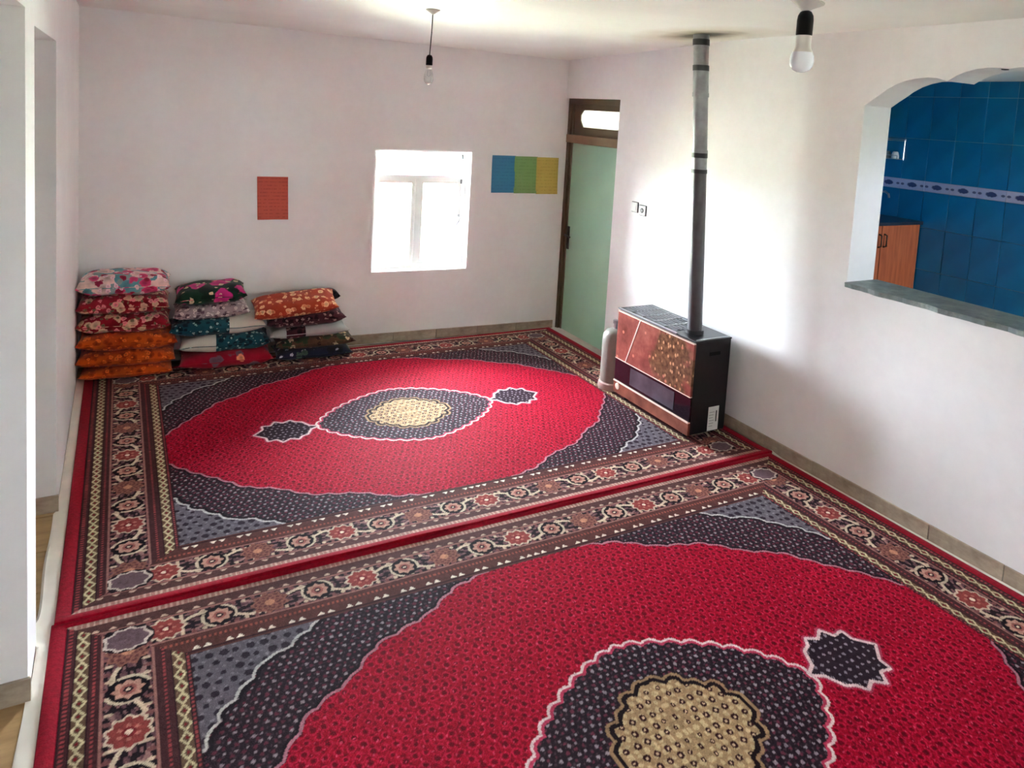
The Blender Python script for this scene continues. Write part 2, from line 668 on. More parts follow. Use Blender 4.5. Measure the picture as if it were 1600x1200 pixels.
# floor slab of the room and the hall beside it
o = MB().box((-2.0, YF - .25, -.25), (XR + .3, .75, -.012)).build('floor', 'floor')
FLOOR = struct(o, 'floor of the room, tan tiles showing beside the rugs')
tile_me = None
for i in range(7):
    for j in range(22):
        x0 = -1.98 + .33 * i
        y0 = .30 - .335 * j
        if x0 + .33 > .35:
            continue
        a = MB().box((-.163, -.166, -.012), (.163, .166, 0)) if tile_me is None else None
        if a:
            ob = a.build('floor_tile', 'tan', bevel=.002, seg=1)
            tile_me = ob.data
        else:
            ob = bpy.data.objects.new('floor_tile', tile_me)
            C.objects.link(ob)
        ob.location = (x0 + .165, y0 - .167, 0)
        ob.parent = FLOOR

# back wall (with the window opening), in its own frame: s along the wall
WS0, WS1, WZ0, WZ1 = 2.292, 3.214, .667, 1.796
BT = .32
wb = empty('wall_back', (0, YBL, 0), BANG)
LB = XR / math.cos(BANG)
mb = MB()
s0, s1 = -.4, LB + .3
mb.box((s0, 0, -.02), (WS0, BT, ZT)).box((WS1, 0, -.02), (s1, BT, ZT))
mb.box((WS0, 0, -.02), (WS1, BT, WZ0)).box((WS0, 0, WZ1), (WS1, BT, ZT))
o = mb.build('wall_back', 'wall')
bpy.data.objects.remove(wb)
o.name = 'wall_back'
o.location = (0, YBL, 0)
o.rotation_euler = (0, 0, BANG)
WALLB = struct(o, 'white plastered end wall with a small window')


def back_frame(o):
    o.location = (0, YBL, 0)
    o.rotation_euler = (0, 0, BANG)
    return o


# window in the back wall
win = back_frame(empty('window_1'))
struct(win, 'small white framed window with a top light and two lower panes')


def wpart(mb, name, mat, parent=None, **kw):
    o = mb.build(name, mat, **kw)
    return local(parent or win, o)


fy0, fy1 = .13, .19
fw_ = .045
mb = MB()
mb.box((WS0, fy0, WZ0), (WS0 + fw_, fy1, WZ1)).box((WS1 - fw_, fy0, WZ0), (WS1, fy1, WZ1))
mb.box((WS0, fy0, WZ0), (WS1, fy1, WZ0 + fw_)).box((WS0, fy0, WZ1 - fw_), (WS1, fy1, WZ1))
wpart(mb, 'frame', 'white_metal')
zb = 1.535
wpart(MB().box((WS0 + fw_, fy0 - .005, zb - .022), (WS1 - fw_, fy1, zb + .022)), 'transom_bar', 'white_metal')
sm = 2.735
wpart(MB().box((sm - .022, fy0 - .005, WZ0 + fw_), (sm + .022, fy1, zb - .022)), 'mullion', 'white_metal')
sash = [(WS0 + fw_, sm - .022), (sm + .022, WS1 - fw_)]
for a, b in sash:
    z0, z1 = WZ0 + fw_, zb - .022
    mb = MB()
    e = .035
    mb.box((a, fy0 + .005, z0), (a + e, fy1 - .005, z1)).box((b - e, fy0 + .005, z0), (b, fy1 - .005, z1))
    mb.box((a + e, fy0 + .005, z0), (b - e, fy1 - .005, z0 + e)).box((a + e, fy0 + .005, z1 - e), (b - e, fy1 - .005, z1))
    so = wpart(mb, 'sash', 'white_metal')
    wpart(MB().box((a + e, fy0 + .03, z0 + e), (b - e, fy0 + .036, z1 - e)), 'pane', 'glass', so)
wpart(MB().box((WS0 + fw_, fy0 + .03, zb + .022), (WS1 - fw_, fy0 + .036, WZ1 - fw_)), 'pane', 'glass')
hs = WS1 - fw_ - .017
mb = MB().box((hs - .012, fy0 - .012, 1.10), (hs + .012, fy0 + .006, 1.18))
mb.tube([(hs, fy0 - .01, 1.15), (hs, fy0 - .04, 1.148), (hs - .035, fy0 - .045, 1.06)], .008, 8)
wpart(mb, 'window_handle', 'chrome', smooth=True)
for z in (1.74, 1.5):
    wpart(MB().box((WS1 - fw_ - .01, fy0 - .012, z - .02), (WS1 - fw_ + .006, fy0, z + .02)), 'hinge', 'seal')
portal('end_window_portal', (back_frame(empty('tmp')).matrix_basis @ Vector(((WS0 + WS1) / 2, BT + .02, (WZ0 + WZ1) / 2))), (0, -1, 0), WS1 - WS0 + .05, WZ1 - WZ0 + .05)
bpy.data.objects.remove(bpy.data.objects['tmp'])

# right wall: door opening, scalloped arch to the kitchen, a window further back
DY1, DZ1 = -.905, 2.372            # door opening ends here
AY0, AY1, AZ0 = -3.42, -5.05, 1.275   # pass-through
half = [(-3.42, 2.376), (-3.47, 2.412), (-3.516, 2.442), (-3.56, 2.474), (-3.613, 2.502), (-3.67, 2.522), (-3.729, 2.534), (-3.80, 2.541), (-3.86, 2.536), (-3.918, 2.519), (-3.965, 2.548), (-4.017, 2.569), (-4.07, 2.582), (-4.132, 2.588), (-4.19, 2.586), (-4.235, 2.580)]
arch = half + [(AY0 + AY1 - y, z) for y, z in reversed(half)]
RW0, RW1, RWZ0, RWZ1 = -5.25, -6.75, .9, 2.25     # window right of the camera
mb = MB()
X0, X1 = XR, XR + TH
mb.box((X0, -.0 + .02, DZ1), (X1, DY1, ZT))
mb.box((X0, DY1, -.02), (X1, AY0, ZT))
mb.box((X0, AY0, -.02), (X1, AY1, AZ0))
for (ya, za), (yb, zb_) in zip(arch[:-1], arch[1:]):
    mb.prism([(ya, za), (yb, zb_), (yb, ZT), (ya, ZT)], 'x', X0, X1)
mb.box((X0, AY1, -.02), (X1, RW0, ZT))
mb.box((X0, RW0, -.02), (X1, RW1, RWZ0)).box((X0, RW0, RWZ1), (X1, RW1, ZT))
mb.box((X0, RW1, -.02), (X1, YF - .25, ZT))
o = mb.build('wall_right', 'wall')
struct(o, 'white plastered long wall with a door and a scalloped kitchen opening')
# dark knot of plaster in the arch soffit
o = MB().lathe([(.0, 0), (.016, .002), (.02, .008)], (XR + .09, -4.165, 2.580), 12).build('hook_plate', 'soft_black', o)

# window beside the camera on the right wall, and one behind it


def simple_window(name, axis, pos, a0, a1, z0, z1, label):
    """plain two light window; axis 'x': lies in a plane x = pos"""
    root = struct(empty(name), label)

    def bx(p, q):
        (a, d0, z), (b, d1, zz) = p, q
        if axis == 'x':
            return (pos + d0, a, z), (pos + d1, b, zz)
        return (a, pos + d0, z), (b, pos + d1, zz)
    f = .05
    am = (a0 + a1) / 2
    mb = MB()
    for p, q in [((a0, 0, z0), (a0 + f, .06, z1)), ((a1 - f, 0, z0), (a1, .06, z1)), ((a0, 0, z0), (a1, .06, z0 + f)), ((a0, 0, z1 - f), (a1, .06, z1))]:
        mb.box(*bx(p, q))
    local(root, mb.build('frame', 'white_metal'))
    local(root, MB().box(*bx((am - .03, 0, z0 + f), (am + .03, .06, z1 - f))).build('mullion', 'white_metal'))
    for p, q in ((a0 + f, am - .03), (am + .03, a1 - f)):
        local(root, MB().box(*bx((p, .025, z0 + f), (q, .031, z1 - f))).build('pane', 'glass'))
    return root


simple_window('window_2', 'x', XR + .12, RW1, RW0, RWZ0, RWZ1, 'white framed window in the long wall past the kitchen opening')
portal('window_right_offscreen', (XR + TH + .02, (RW0 + RW1) / 2, (RWZ0 + RWZ1) / 2), (-1, 0, 0), RW0 - RW1, RWZ1 - RWZ0)

# wall behind the camera
struct(MB().box((-2.0, YF - .25, -.02), (XR + TH, YF, ZT)).build('wall_front', 'wall'), 'white plastered wall facing the end wall')

# left wall with two openings to the hall
LT = .35
mb = MB()
mb.box((-LT, -2.0, -.02), (0, .35, ZT))
mb.box((-LT, -3.07, 2.425), (0, -2.0, ZT))
mb.box((-LT, -3.372, -.02), (0, -3.07, ZT))
mb.box((-LT, -4.7, 2.465), (0, -3.372, ZT))
mb.box((-LT, YF, -.02), (0, -4.7, ZT))
WALLL = struct(mb.build('wall_left', 'wall'), 'white plastered wall with two openings to the hall')
# hall shell
struct(MB().box((-2.0, YF, -.02), (-1.75, .6, ZT)).build('wall_hall', 'wall'), 'white far wall of the hall')
struct(MB().box((-1.75, .2, -.02), (-LT, .6, ZT)).build('wall_hall_end', 'wall'), 'white end wall of the hall')
struct(MB().box((-2.0, YF - .02, 2.78), (-LT + .01, .6, 3.05)).build('ceiling_hall', 'wall'), 'white ceiling of the hall')

# baseboards, laid as single marble tiles
BH = .088


def baseboard(name, label, runs):
    root = struct(empty(name), label)
    for p, q, nrm in runs:
        p, q, nrm = Vector(p), Vector(q), Vector(nrm).normalized()
        L = (q - p).length
        n = max(1, round(L / .4))
        d = (q - p).normalized()
        step = L / n
        me = None
        for i in range(n):
            if me is None:
                a = MB().box((.0015, -.004, 0), (step - .0015, .012, BH)).build('baseboard_tile', 'marble', bevel=.0015, seg=1)
                me = a.data
            else:
                a = bpy.data.objects.new('baseboard_tile', me)
                C.objects.link(a)
            # local x along d, local y along nrm
            mt = Matrix.Identity(4)
            zz = Vector((0, 0, 1))
            for k in range(3):
                mt[k][0], mt[k][1], mt[k][2], mt[k][3] = d[k], nrm[k], zz[k], (p + d * step * i)[k]
            a.matrix_basis = mt
            a.parent = root
    return root


baseboard('baseboard_back', 'grey marble baseboard along the end wall', [((.0, yback(0), 0), (XR, yback(XR), 0), (math.sin(BANG), -math.cos(BANG), 0))])
baseboard('baseboard_right', 'grey marble baseboard along the long wall with the heater', [((XR, DY1 - .0, 0), (XR, YF, 0), (-1, 0, 0))])
baseboard('baseboard_left', 'grey marble baseboard around the hall openings', [
    ((-LT, -2.0, 0), (0.012, -2.0, 0), (0, -1, 0)),
    ((-LT, -3.372, 0), (0.012, -3.372, 0), (0, -1, 0)),
    ((0, -4.7, 0), (0, YF, 0), (1, 0, 0))])

# ------------------------------------------------------------------ door in the right wall beside the corner
door = struct(empty('door_1'), 'mint green door in a brown metal frame with a top light')


def dpart(mb, name, mat, parent=None, label=None, **kw):
    o = mb.build(name, mat, **kw)
    local(parent or door, o)
    if label:
        o['label'] = label
    return o


DX = XR + .035
Y0 = yback(XR) + .01
mb = MB().box((DX, Y0, 0), (DX + .07, Y0 - .055, DZ1)).box((DX + .025, Y0 - .055, 0), (DX + .07, Y0 - .085, DZ1 - .05))
mb.box((DX, DY1 - .06, 0), (DX + .07, DY1 + .012, DZ1))
mb.box((DX, Y0, DZ1 - .055), (DX + .07, DY1 - .06, DZ1 + .03)).box((DX + .03, Y0, DZ1 - .10), (DX + .07, DY1 - .06, DZ1 - .055))
dpart(mb, 'frame', 'brown')
dpart(MB().box((DX - .012, Y0 - .015, 1.93), (DX + .05, DY1 - .01, 2.012)), 'transom_bar', 'brown_light', bevel=.004)
# transom sash with a chamfered opening
ya, yb_ = Y0 - .085, DY1 + .0
za, zc = 2.012, DZ1 - .10
oy0, oy1, oz0, oz1, ch = -.150, DY1 + .03, 2.092, 2.262, .05
outer = [(ya, za), (yb_, za), (yb_, zc), (ya, zc)]
inner = [(oy0, oz0 + .07), (oy0 - ch, oz0), (oy1, oz0), (oy1, oz1), (oy0 - ch, oz1), (oy0, oz1 - .05)]
mb = MB()
for poly in ([outer[0], outer[1], inner[2], inner[1]], [outer[1], outer[2], inner[3], inner[2]], [outer[2], outer[3], inner[4], inner[3]], [outer[3], outer[0], inner[0], inner[5]], [outer[0], inner[1], inner[0]], [outer[3], inner[5], inner[4]]):
    mb.prism(poly, 'x', DX + .035, DX + .06)
ts = dpart(mb, 'transom_sash', 'brown')
dpart(MB().prism(inner, 'x', DX + .046, DX + .05), 'pane', 'frosted', ts)
leaf = dpart(MB().box((DX + .03, Y0 - .088, .012), (DX + .062, DY1 + .01, 1.93)), 'door_leaf', 'mint', bevel=.003)
mb = MB().box((DX + .018, Y0 - .098, .85), (DX + .03, Y0 - .136, 1.085))
dpart(mb, 'handle_plate', 'soft_black', leaf, bevel=.003)
mb = MB().tube([(DX + .025, Y0 - .115, .995), (DX - .015, Y0 - .115, .995), (DX - .02, Y0 - .135, .995), (DX - .018, Y0 - .215, .988)], .009, 10)
dpart(mb, 'lever', 'soft_black', leaf, smooth=True)
dpart(MB().lathe([(.006, 0), (.007, .004)], (DX + .016, Y0 - .117, .9), 10, (-1, 0, 0)), 'keyhole', 'black_plastic', leaf)
# threshold, and the outer jamb that closes the opening behind the leaf
struct(MB().box((XR - .035, yback(XR) - .02, -.01), (XR + TH + .04, DY1 + .0, .012)).build('trim_1', 'grout', bevel=.004), 'pale stone threshold under the green door')
portal('transom_portal', (XR + TH + .1, (oy0 + oy1) / 2, 2.18), (-1, 0, 0), oy0 - oy1, .2)

# ------------------------------------------------------------------ kitchen behind the arch
KX, KF, KC = 6.94, .45, 2.722
KY0, KY1 = -1.49, -6.4
struct(MB().box((XR + TH, KY1 - .2, KF - .4), (KX + .2, KY0 + .2, KF)).build('floor_kitchen', 'tan'), 'raised kitchen floor')
struct(MB().box((XR + TH - .01, KY1 - .2, KC), (KX + .2, KY0 + .2, KC + .3)).build('ceiling_kitchen', 'kitchen_wall'), 'white kitchen ceiling')
KW = struct(MB().box((KX + .008, KY1, KF), (KX + .2, KY0, KC)).build('wall_kitchen', 'blue_grout'), 'blue tiled kitchen wall with an ornamental border row')
struct(MB().box((XR + TH, KY0, KF), (KX + .2, KY0 + .2, KC)).build('wall_kitchen_end', 'blue'), 'blue kitchen end wall behind the cabinets')
KWY = -6.4
mb = MB()
wx0, wx1, wz0, wz1 = 6.05, 6.65, 1.6, 2.1
mb.box((XR + TH, KWY - .2, KF), (wx0, KWY, KC)).box((wx1, KWY - .2, KF), (KX + .2, KWY, KC))
mb.box((wx0, KWY - .2, KF), (wx1, KWY, wz0)).box((wx0, KWY - .2, wz1), (wx1, KWY, KC))
struct(mb.build('wall_kitchen_front', 'kitchen_wall'), 'kitchen wall with the window')
simple_window('window_4', 'y', KWY - .14, wx0, wx1, wz0, wz1, 'white framed kitchen window')
portal('window_kitchen_offscreen', ((wx0 + wx1) / 2, KWY - .22, 1.8), (0, 1, 0), wx1 - wx0, wz1 - wz0)

rows = [(.545, .944), (.944, 1.343), (1.343, 1.686), (1.784, 2.180), (2.180, 2.579), (2.579, KC)]
meshes = {}
ycol = [-1.58 - .25 * i for i in range(14)]
for (z0, z1) in rows:
    for yj in ycol:
        key = round(z1 - z0, 3)
        if key not in meshes:
            h = (z1 - z0) / 2
            ob = MB().box((0, -.1226, -h + .0024), (.012, .1226, h - .0024)).build('wall_tile', 'blue', bevel=.0012, seg=1)
            meshes[key] = ob.data
        else:
            ob = bpy.data.objects.new('wall_tile', meshes[key])
            C.objects.link(ob)
        jit = random.uniform(-.0012, .0012)
        ob.location = (KX + jit, yj - .125, (z0 + z1) / 2)
        ob.rotation_euler = (0, random.uniform(-.004, .004), random.uniform(-.004, .004))
        ob.parent = KW
me = None
for yj in ycol:
    if me is None:
        ob = MB().box((0, -.1235, -.0475), (.012, .1235, .0475)).build('border_tile', 'ornament', bevel=.0012, seg=1)
        me = ob.data
    else:
        ob = bpy.data.objects.new('border_tile', me)
        C.objects.link(ob)
    ob.location = (KX - .003, yj - .125, 1.735)
    ob.parent = KW

# stone sill of the pass-through, its room edge chipped
mb = MB()
ny = 60
ysl = np.linspace(AY0, AY1, ny)
edge = [XR - .022 - .012 * math.sin(9 * y) * math.sin(23 * y + 1) - .008 * random.random() for y in ysl]
v, f = [], []
for x, y in zip(edge, ysl):
    v += [(x, y, AZ0 + .017), (x + .004, y, AZ0 - .012), (XR + TH + .03, y, AZ0 - .012), (XR + TH + .03, y, AZ0 + .017)]
for j in range(ny - 1):
    for k in range(4):
        f.append((j * 4 + k, j * 4 + (k + 1) % 4, (j + 1) * 4 + (k + 1) % 4, (j + 1) * 4 + k))
f += [(0, 1, 2, 3), tuple((ny - 1) * 4 + i for i in (3, 2, 1, 0))]
mb.add(v, f)
struct(mb.build('trim_2', 'stone'), 'grey stone slab with a chipped edge on the kitchen opening')

# kitchen cabinets under a dark worktop along the end wall
CY = -2.09
for i, (xa, xb) in enumerate([(6.372, 6.925), (5.80, 6.368), (5.23, 5.796)]):
    cab = empty('kitchen_cabinet', (xa, CY, KF))
    wd = xb - xa
    H = 1.372 - KF
    local(cab, MB().box((0, .022, .08), (wd, .59, H)).build('body', 'wood'))
    local(cab, MB().box((0, .06, 0), (wd, .58, .08)).build('plinth', 'soft_black'))
    dd = local(cab, MB().box((.003, 0, .085), (wd - .003, .02, H - .004)).build('door', 'wood', bevel=.003))
    hx = .035 if i == 0 else wd - .035
    local(dd, MB().tube([(hx, 0, H - .20), (hx, -.028, H - .19), (hx, -.028, H - .09), (hx, 0, H - .08)], .008, 8).build('handle', 'soft_black', smooth=True))
    tag(cab, ['orange wooden kitchen base cabinet touching the blue tiled wall', 'orange wooden kitchen base cabinet in the middle of its row', 'orange wooden kitchen base cabinet at the open end of its row'][i], 'cabinet', 'kitchen base cabinets')
o = MB().box((5.2, CY - .02, 1.372), (KX, KY0, 1.402)).build('worktop', 'worktop', bevel=.003)
tag(o, 'dark worktop lying on the orange kitchen cabinets', 'worktop')

# tap on the worktop
tap = empty('kitchen_tap', (6.815, -1.70, 1.402))
local(tap, MB().lathe([(.028, 0), (.028, .012), (.015, .02), (.013, .12)], (0, 0, 0), 16).build('tap_base', 'chrome', smooth=True))
local(tap, MB().tube([(0, 0, .11), (0, 0, .20), (-.005, -.02, .235), (-.01, -.07, .245), (-.012, -.11, .225), (-.012, -.12, .19)], .011, 10).build('spout', 'chrome', smooth=True))
local(tap, MB().lathe([(.018, 0), (.02, .02), (.012, .035)], (-.03, 0, .06), 12).build('tap_knob', 'chrome', smooth=True))
tag(tap, 'chrome tap with a curved spout on the dark worktop', 'tap')

# wire rack with cups on the tiled wall
rk = empty('wall_rack', (KX, -1.74, 1.96))
W2 = .10
mb = MB()
for s_ in (-1, 1):
    mb.tube([(-.012, s_ * W2, 0), (-.012, s_ * W2, .205)], .006, 6)
    mb.tube([(-.012, s_ * W2, .01), (-.11, s_ * W2, .01), (-.11, s_ * W2, .045)], .005, 6)
for z in (.205, .19):
    mb.tube([(-.012, -W2 - .012, z), (-.012, W2 + .012, z)], .006, 6)
local(rk, mb.build('rack_frame', 'chrome', smooth=True))
mb = MB()
for k in range(5):
    x = -.02 - .022 * k
    mb.tube([(x, -W2, .01), (x, W2, .01)], .004, 6)
mb.tube([(-.11, -W2, .045), (-.11, W2, .045)], .004, 6)
local(rk, mb.build('shelf_wires', 'chrome', smooth=True))
tag(rk, 'small chrome wire rack hanging on the blue tiled wall', 'rack')
for i, (dy, mt, lab) in enumerate([(-.045, 'white_plastic', 'white upturned cup in the small chrome wire rack'), (.04, 'grey_plastic', 'grey upturned cup in the small chrome wire rack')]):
    cup = MB().lathe([(.036, 0), (.035, .03), (.026, .062), (.018, .068)], (0, 0, 0), 16).build('cup', mt, smooth=True)
    cup.location = (KX - .06, -1.74 + dy, 1.974)
    tag(cup, lab, 'cup', 'cups in the wire rack')

# ------------------------------------------------------------------ outside
o = MB().box((-40, -45, -.55), (45, 45, -.30)).build('ground', 'ground')
struct(o, 'grassy yard outside the house')

# ------------------------------------------------------------------ rugs
LX, LY = 4.10, 3.02
HX, HY = LX / 2, LY / 2


def rug_quarter(a, b):
    """sRGB colours for points a, b metres from the rug's centre"""
    n = a.shape
    col = np.zeros(n + (3,))

    def put(mask, c):
        col[mask] = c

    def blend(mask, c, k):
        col[mask] = col[mask] * (1 - k) + np.asarray(c) * k

    def curve(pts, amp=0.0, per=.1):
        pts = np.asarray(pts, float)
        best = np.full(n, 9.0)
        arc = np.zeros(n)
        s = 0
        for p, q in zip(pts[:-1], pts[1:]):
            d = q - p
            L = math.hypot(*d)
            tt = np.clip(((a - p[0]) * d[0] + (b - p[1]) * d[1]) / (L * L), 0, 1)
            dist = np.hypot(a - p[0] - tt * d[0], b - p[1] - tt * d[1])
            k = dist < best
            best = np.where(k, dist, best)
            arc = np.where(k, s + tt * L, arc)
            s += L
        o_ = np.argsort(pts[:, 0])
        inside = (b < np.interp(a, pts[o_, 0], pts[o_, 1])) & (a < pts[:, 0].max()) & (a > pts[:, 0].min() - 1e-6)
        sd = np.where(inside, -best, best)
        if amp:
            sd = sd - amp * (np.abs(np.sin(math.pi * arc / per)) - .5)
        return sd

    def dots(per, rad, sx=1.0, phase=0.0):
        x = a / (per * sx) + phase
        y = b / per + phase
        j = np.floor(y)
        x = x + .5 * (j % 2)
        i = np.floor(x)
        h = np.sin(i * 127.1 + j * 311.7 + phase * 51.3) * 43758.5453
        h1 = h - np.floor(h)
        h = np.sin(i * 269.5 + j * 183.3 + phase * 17.9) * 24634.6345
        h2 = h - np.floor(h)
        fx = (x - i - .5 + .30 * (h1 - .5)) * sx
        fy = y - j - .5 + .30 * (h2 - .5)
        return np.hypot(fx, fy) * per < rad * (.72 + .5 * h1)

    # ---- ground of the guards
    put(np.ones(n, bool), (74, 44, 43))
    da = HX - a            # distance from the side edge
    db = HY - b            # distance from the end edge
    # which border: side or end (mitre where the bands meet)
    side = (da / .49) < (db / .395)
    tick = .062
    # side guards
    for lo, hi in ((.095, .14), (.425, .468)):
        m_ = side & (da > lo) & (da < hi)
        put(m_, (100, 76, 58))
        wv = (da - lo) / (hi - lo) - .5
        tt = (b / tick) % 1.0 - .5
        ring = np.abs(np.abs(wv) * .9 + np.abs(tt) * .85 - .38) < .11
        put(m_ & ring, (198, 184, 146))
        put(m_ & (np.hypot(wv, tt) < .12), (120, 28, 36))
    for lo, hi in ((.055, .095), (.14, .185), (.36, .425), (.468, .49)):
        m_ = side & (da > lo) & (da < hi)
        mid = (lo + hi) / 2
        put(m_, (72, 40, 42))
        put(m_ & (np.abs(da - mid) < .006) & (((b / .02) % 1) < .55), (148, 62, 64))
        put(m_ & ((np.abs(da - lo) < .005) | (np.abs(da - hi) < .005)), (46, 26, 30))
    # end guards
    e = ~side
    m_ = e & (db > .04) & (db < .072)
    put(m_, (158, 116, 106))
    put(m_ & (((a / .022) % 1) < .4), (190, 158, 144))
    m_ = e & (db > .072) & (db < .13)
    put(m_, (82, 52, 50))
    tri = np.abs(((a / tick) % 1.0) - .5) * .05 < (db - .100) * .62
    put(e & (db > .104) & (db < .120) & tri, (190, 160, 142))
    m_ = e & (db > .28) & (db < .395)
    put(m_, (86, 50, 46))
    put(m_ & (np.abs(db - .315) < .006) & (((a / .02) % 1) < .5), (150, 78, 66))
    tri = np.abs(((a / .041) % 1.0) - .5) * .045 < (db - .350) * .8
    put(e & (db > .352) & (db < .374) & tri & (((a / .123) % 1.0) < .70), (226, 212, 194))
    put(e & (np.abs(db - .383) < .006), (56, 30, 34))
    # ---- main border
    for sel, lo, hi, tt in ((side, .185, .36, b), (e, .13, .28, a)):
        dd = da if sel is side else db
        m_ = sel & (dd > lo) & (dd < hi)
        wv = (dd - (lo + hi) / 2) / (hi - lo)           # -.5 .. .5 across
        put(m_, (34, 23, 28))
        sp_ = .205
        # mauve clouding on the dark ground
        cl = np.sin(tt * 61 + 3 * wv) * np.sin(wv * 23 + tt * 17) > .35
        put(m_ & cl, (98, 66, 72))
        cl = np.sin(tt * 83 + 1) * np.sin(wv * 31 + 2 + tt * 29) > .6
        put(m_ & cl, (128, 92, 92))
        # vine
        vine = .30 * np.sin(math.pi * tt / sp_ + .6)
        put(m_ & (np.abs(wv - vine) < .055), (206, 186, 160))
        vine2 = -.34 * np.sin(math.pi * tt / sp_ - .2)
        put(m_ & (np.abs(wv - vine2) < .05) & (np.sin(tt * 2 * math.pi / sp_) > -.3), (150, 112, 108))
        lf = np.hypot(((tt / .041) % 1.0 - .5) * 1.2, (np.abs(wv) - .40) * 2.6) < .26
        put(m_ & lf, (120, 74, 74))
        lf = np.hypot((((tt + .02) / .082) % 1.0 - .5) * 2.2, (np.abs(wv) - .36) * 3.0) < .24
        put(m_ & lf, (196, 172, 148))
        k = np.round(tt / sp_)
        dx_ = tt - k * sp_
        kind = np.mod(k, 4)
        r_ = np.hypot(dx_ / .052, wv / .33)
        ang = np.arctan2(wv / .33, dx_ / .052)
        # small round rosettes between the blossoms
        q = m_ & (np.mod(kind, 2) == 1)
        put(q & (r_ < 1.25), (22, 14, 20))
        put(q & (np.abs(r_ - 1.28) < .12) & (np.sin(ang * 2 + .8) > -.2), (196, 178, 154))
        put(q & (r_ < .85 + .10 * np.cos(8 * ang)), (184, 138, 122))
        put(q & (r_ < .5), (150, 92, 84))
        put(q & (r_ < .28), (44, 28, 34))
        put(q & (r_ < .13), (222, 196, 170))
        r_ = np.hypot(dx_ / .070, wv / .40)
        ang = np.arctan2(wv / .40, dx_ / .070)
        q = m_ & (kind == 0)
        put(q & (r_ < 1.08 + .10 * np.cos(10 * ang)), (200, 178, 156))
        put(q & (r_ < .92 + .08 * np.cos(10 * ang)), (140, 62, 58))
        put(q & (r_ < .55) & (np.cos(6 * ang) > .2), (182, 110, 98))
        put(q & (r_ < .34), (124, 40, 44))
        put(q & (r_ < .16), (238, 214, 190))
        q = m_ & (kind == 2)
        put(q & (r_ < 1.05 + .12 * np.cos(9 * ang)), (138, 90, 78))
        put(q & (r_ < .95) & (np.cos(9 * ang) * np.cos(r_ * 14) > .1), (104, 60, 58))
        put(q & (r_ < .3), (190, 132, 104))
        for ed in (lo, hi):
            put(sel & (np.abs(dd - ed) < .006), (150, 104, 96))
    # corner blossom
    ra = np.hypot((da - .272) / .085, (db - .205) / .066)
    an = np.arctan2(db - .205, da - .272)
    inb = (da > .185) & (db > .13) & (da < .38) & (db < .29)
    put(inb & (ra < 1.15), (34, 24, 30))
    put(inb & (ra < 1.02 + .08 * np.cos(9 * an)), (196, 180, 168))
    put(inb & (ra < .86 + .06 * np.cos(9 * an)), (104, 82, 88))
    # ---- field
    fa, fb = HX - .49, HY - .395
    fld = (a < fa) & (b < fb)
    # dark spandrel
    put(fld, (40, 28, 35))
    put(fld & dots(.020, .0045, 1.2, .25), (70, 52, 60))
    put(fld & dots(.036, .0075, 1, .5), (96, 42, 56))
    put(fld & dots(.036, .0065), (146, 132, 136))
    # grey corner
    sl = curve([(0, 1.6), (.99, 1.22), (1.07, 1.10), (1.10, 1.085), (1.23, .99), (1.30, .975), (1.40, .86), (1.49, .77), (1.58, .60)], .016, .105)
    g = fld & (sl > 0)
    put(g, (98, 92, 99))
    put(g & dots(.029, .005, 1.3, .2), (112, 104, 112))
    put(g & dots(.050, .0150), (46, 36, 46))
    put(g & dots(.050, .006, 1, .5), (132, 124, 132))
    put(fld & (np.abs(sl) < .0062), (188, 184, 180))
    put(fld & (np.abs(sl + .017) < .007), (26, 18, 24))
    # red lens
    le = curve([(1.60, .0), (1.575, .18), (1.44, .36), (1.31, .50), (1.20, .64), (1.03, .73), (.88, .865), (.62, .95), (.46, 1.06), (.20, 1.13), (0, 1.15)], .014, .115)
    red = fld & (le < 0)
    put(fld & (np.abs(le - .019) < .007), (28, 18, 24))
    put(fld & (np.abs(le - .008) < .006), (176, 116, 128))
    RED = np.array((154, 5, 34.))
    put(red, RED)
    net = np.abs(np.sin(a * math.pi / .042 + 1.3 * np.sin(b * math.pi / .046))) < .25
    put(red & net, (176, 16, 50))
    net = np.abs(np.sin(b * math.pi / .042 + 1.3 * np.sin(a * math.pi / .046))) < .2
    put(red & net, (134, 3, 28))
    put(red & dots(.042, .0165), (188, 24, 58))
    put(red & dots(.042, .0125), (150, 4, 32))
    put(red & dots(.042, .0090), (102, 2, 22))
    put(red & dots(.042, .0070, 1, .5), (120, 3, 26))
    put(red & dots(.042, .0035, 1.1, .25), (206, 62, 90))
    # pendants
    pe = curve([(.655, .006), (.70, .03), (.735, .10), (.775, .115), (.80, .15), (.85, .125), (.90, .16), (.93, .11), (.985, .115), (.99, .06), (1.05, .004)])
    put(red & (pe < .020), (168, 60, 84))
    put(red & (pe < .0105), (222, 192, 192))
    put(red & (pe < -.004), (44, 30, 39))
    put(red & (pe < -.008) & dots(.036, .007), (140, 126, 136))
    # medallion
    th = np.linspace(0, math.pi / 2, 50)
    pw = 1.5
    rad = (np.abs(np.cos(th) / .645) ** pw + np.abs(np.sin(th) / .455) ** pw) ** (-1 / pw)
    me_ = curve(np.c_[rad * np.cos(th), rad * np.sin(th)], .019, .088)
    put(red & (me_ < .0), (186, 60, 88))
    put(red & (np.abs(me_ - .004) < .0062), (226, 200, 198))
    md = me_ < -.016
    put(md, (40, 28, 35))
    put(md & dots(.020, .0045, 1.2, .25), (70, 52, 60))
    put(md & dots(.036, .0065, 1, .5), (104, 46, 62))
    put(md & dots(.036, .0068), (150, 138, 144))
    # centre
    ic = curve([(.295, 0), (.265, .05), (.235, .115), (.17, .15), (.115, .205), (0, .24)], .02, .082)
    put(ic < .030, (156, 124, 92))
    put(ic < .016, (30, 18, 20))
    put(ic < -.004, (164, 134, 100))
    cc_ = ic < -.004
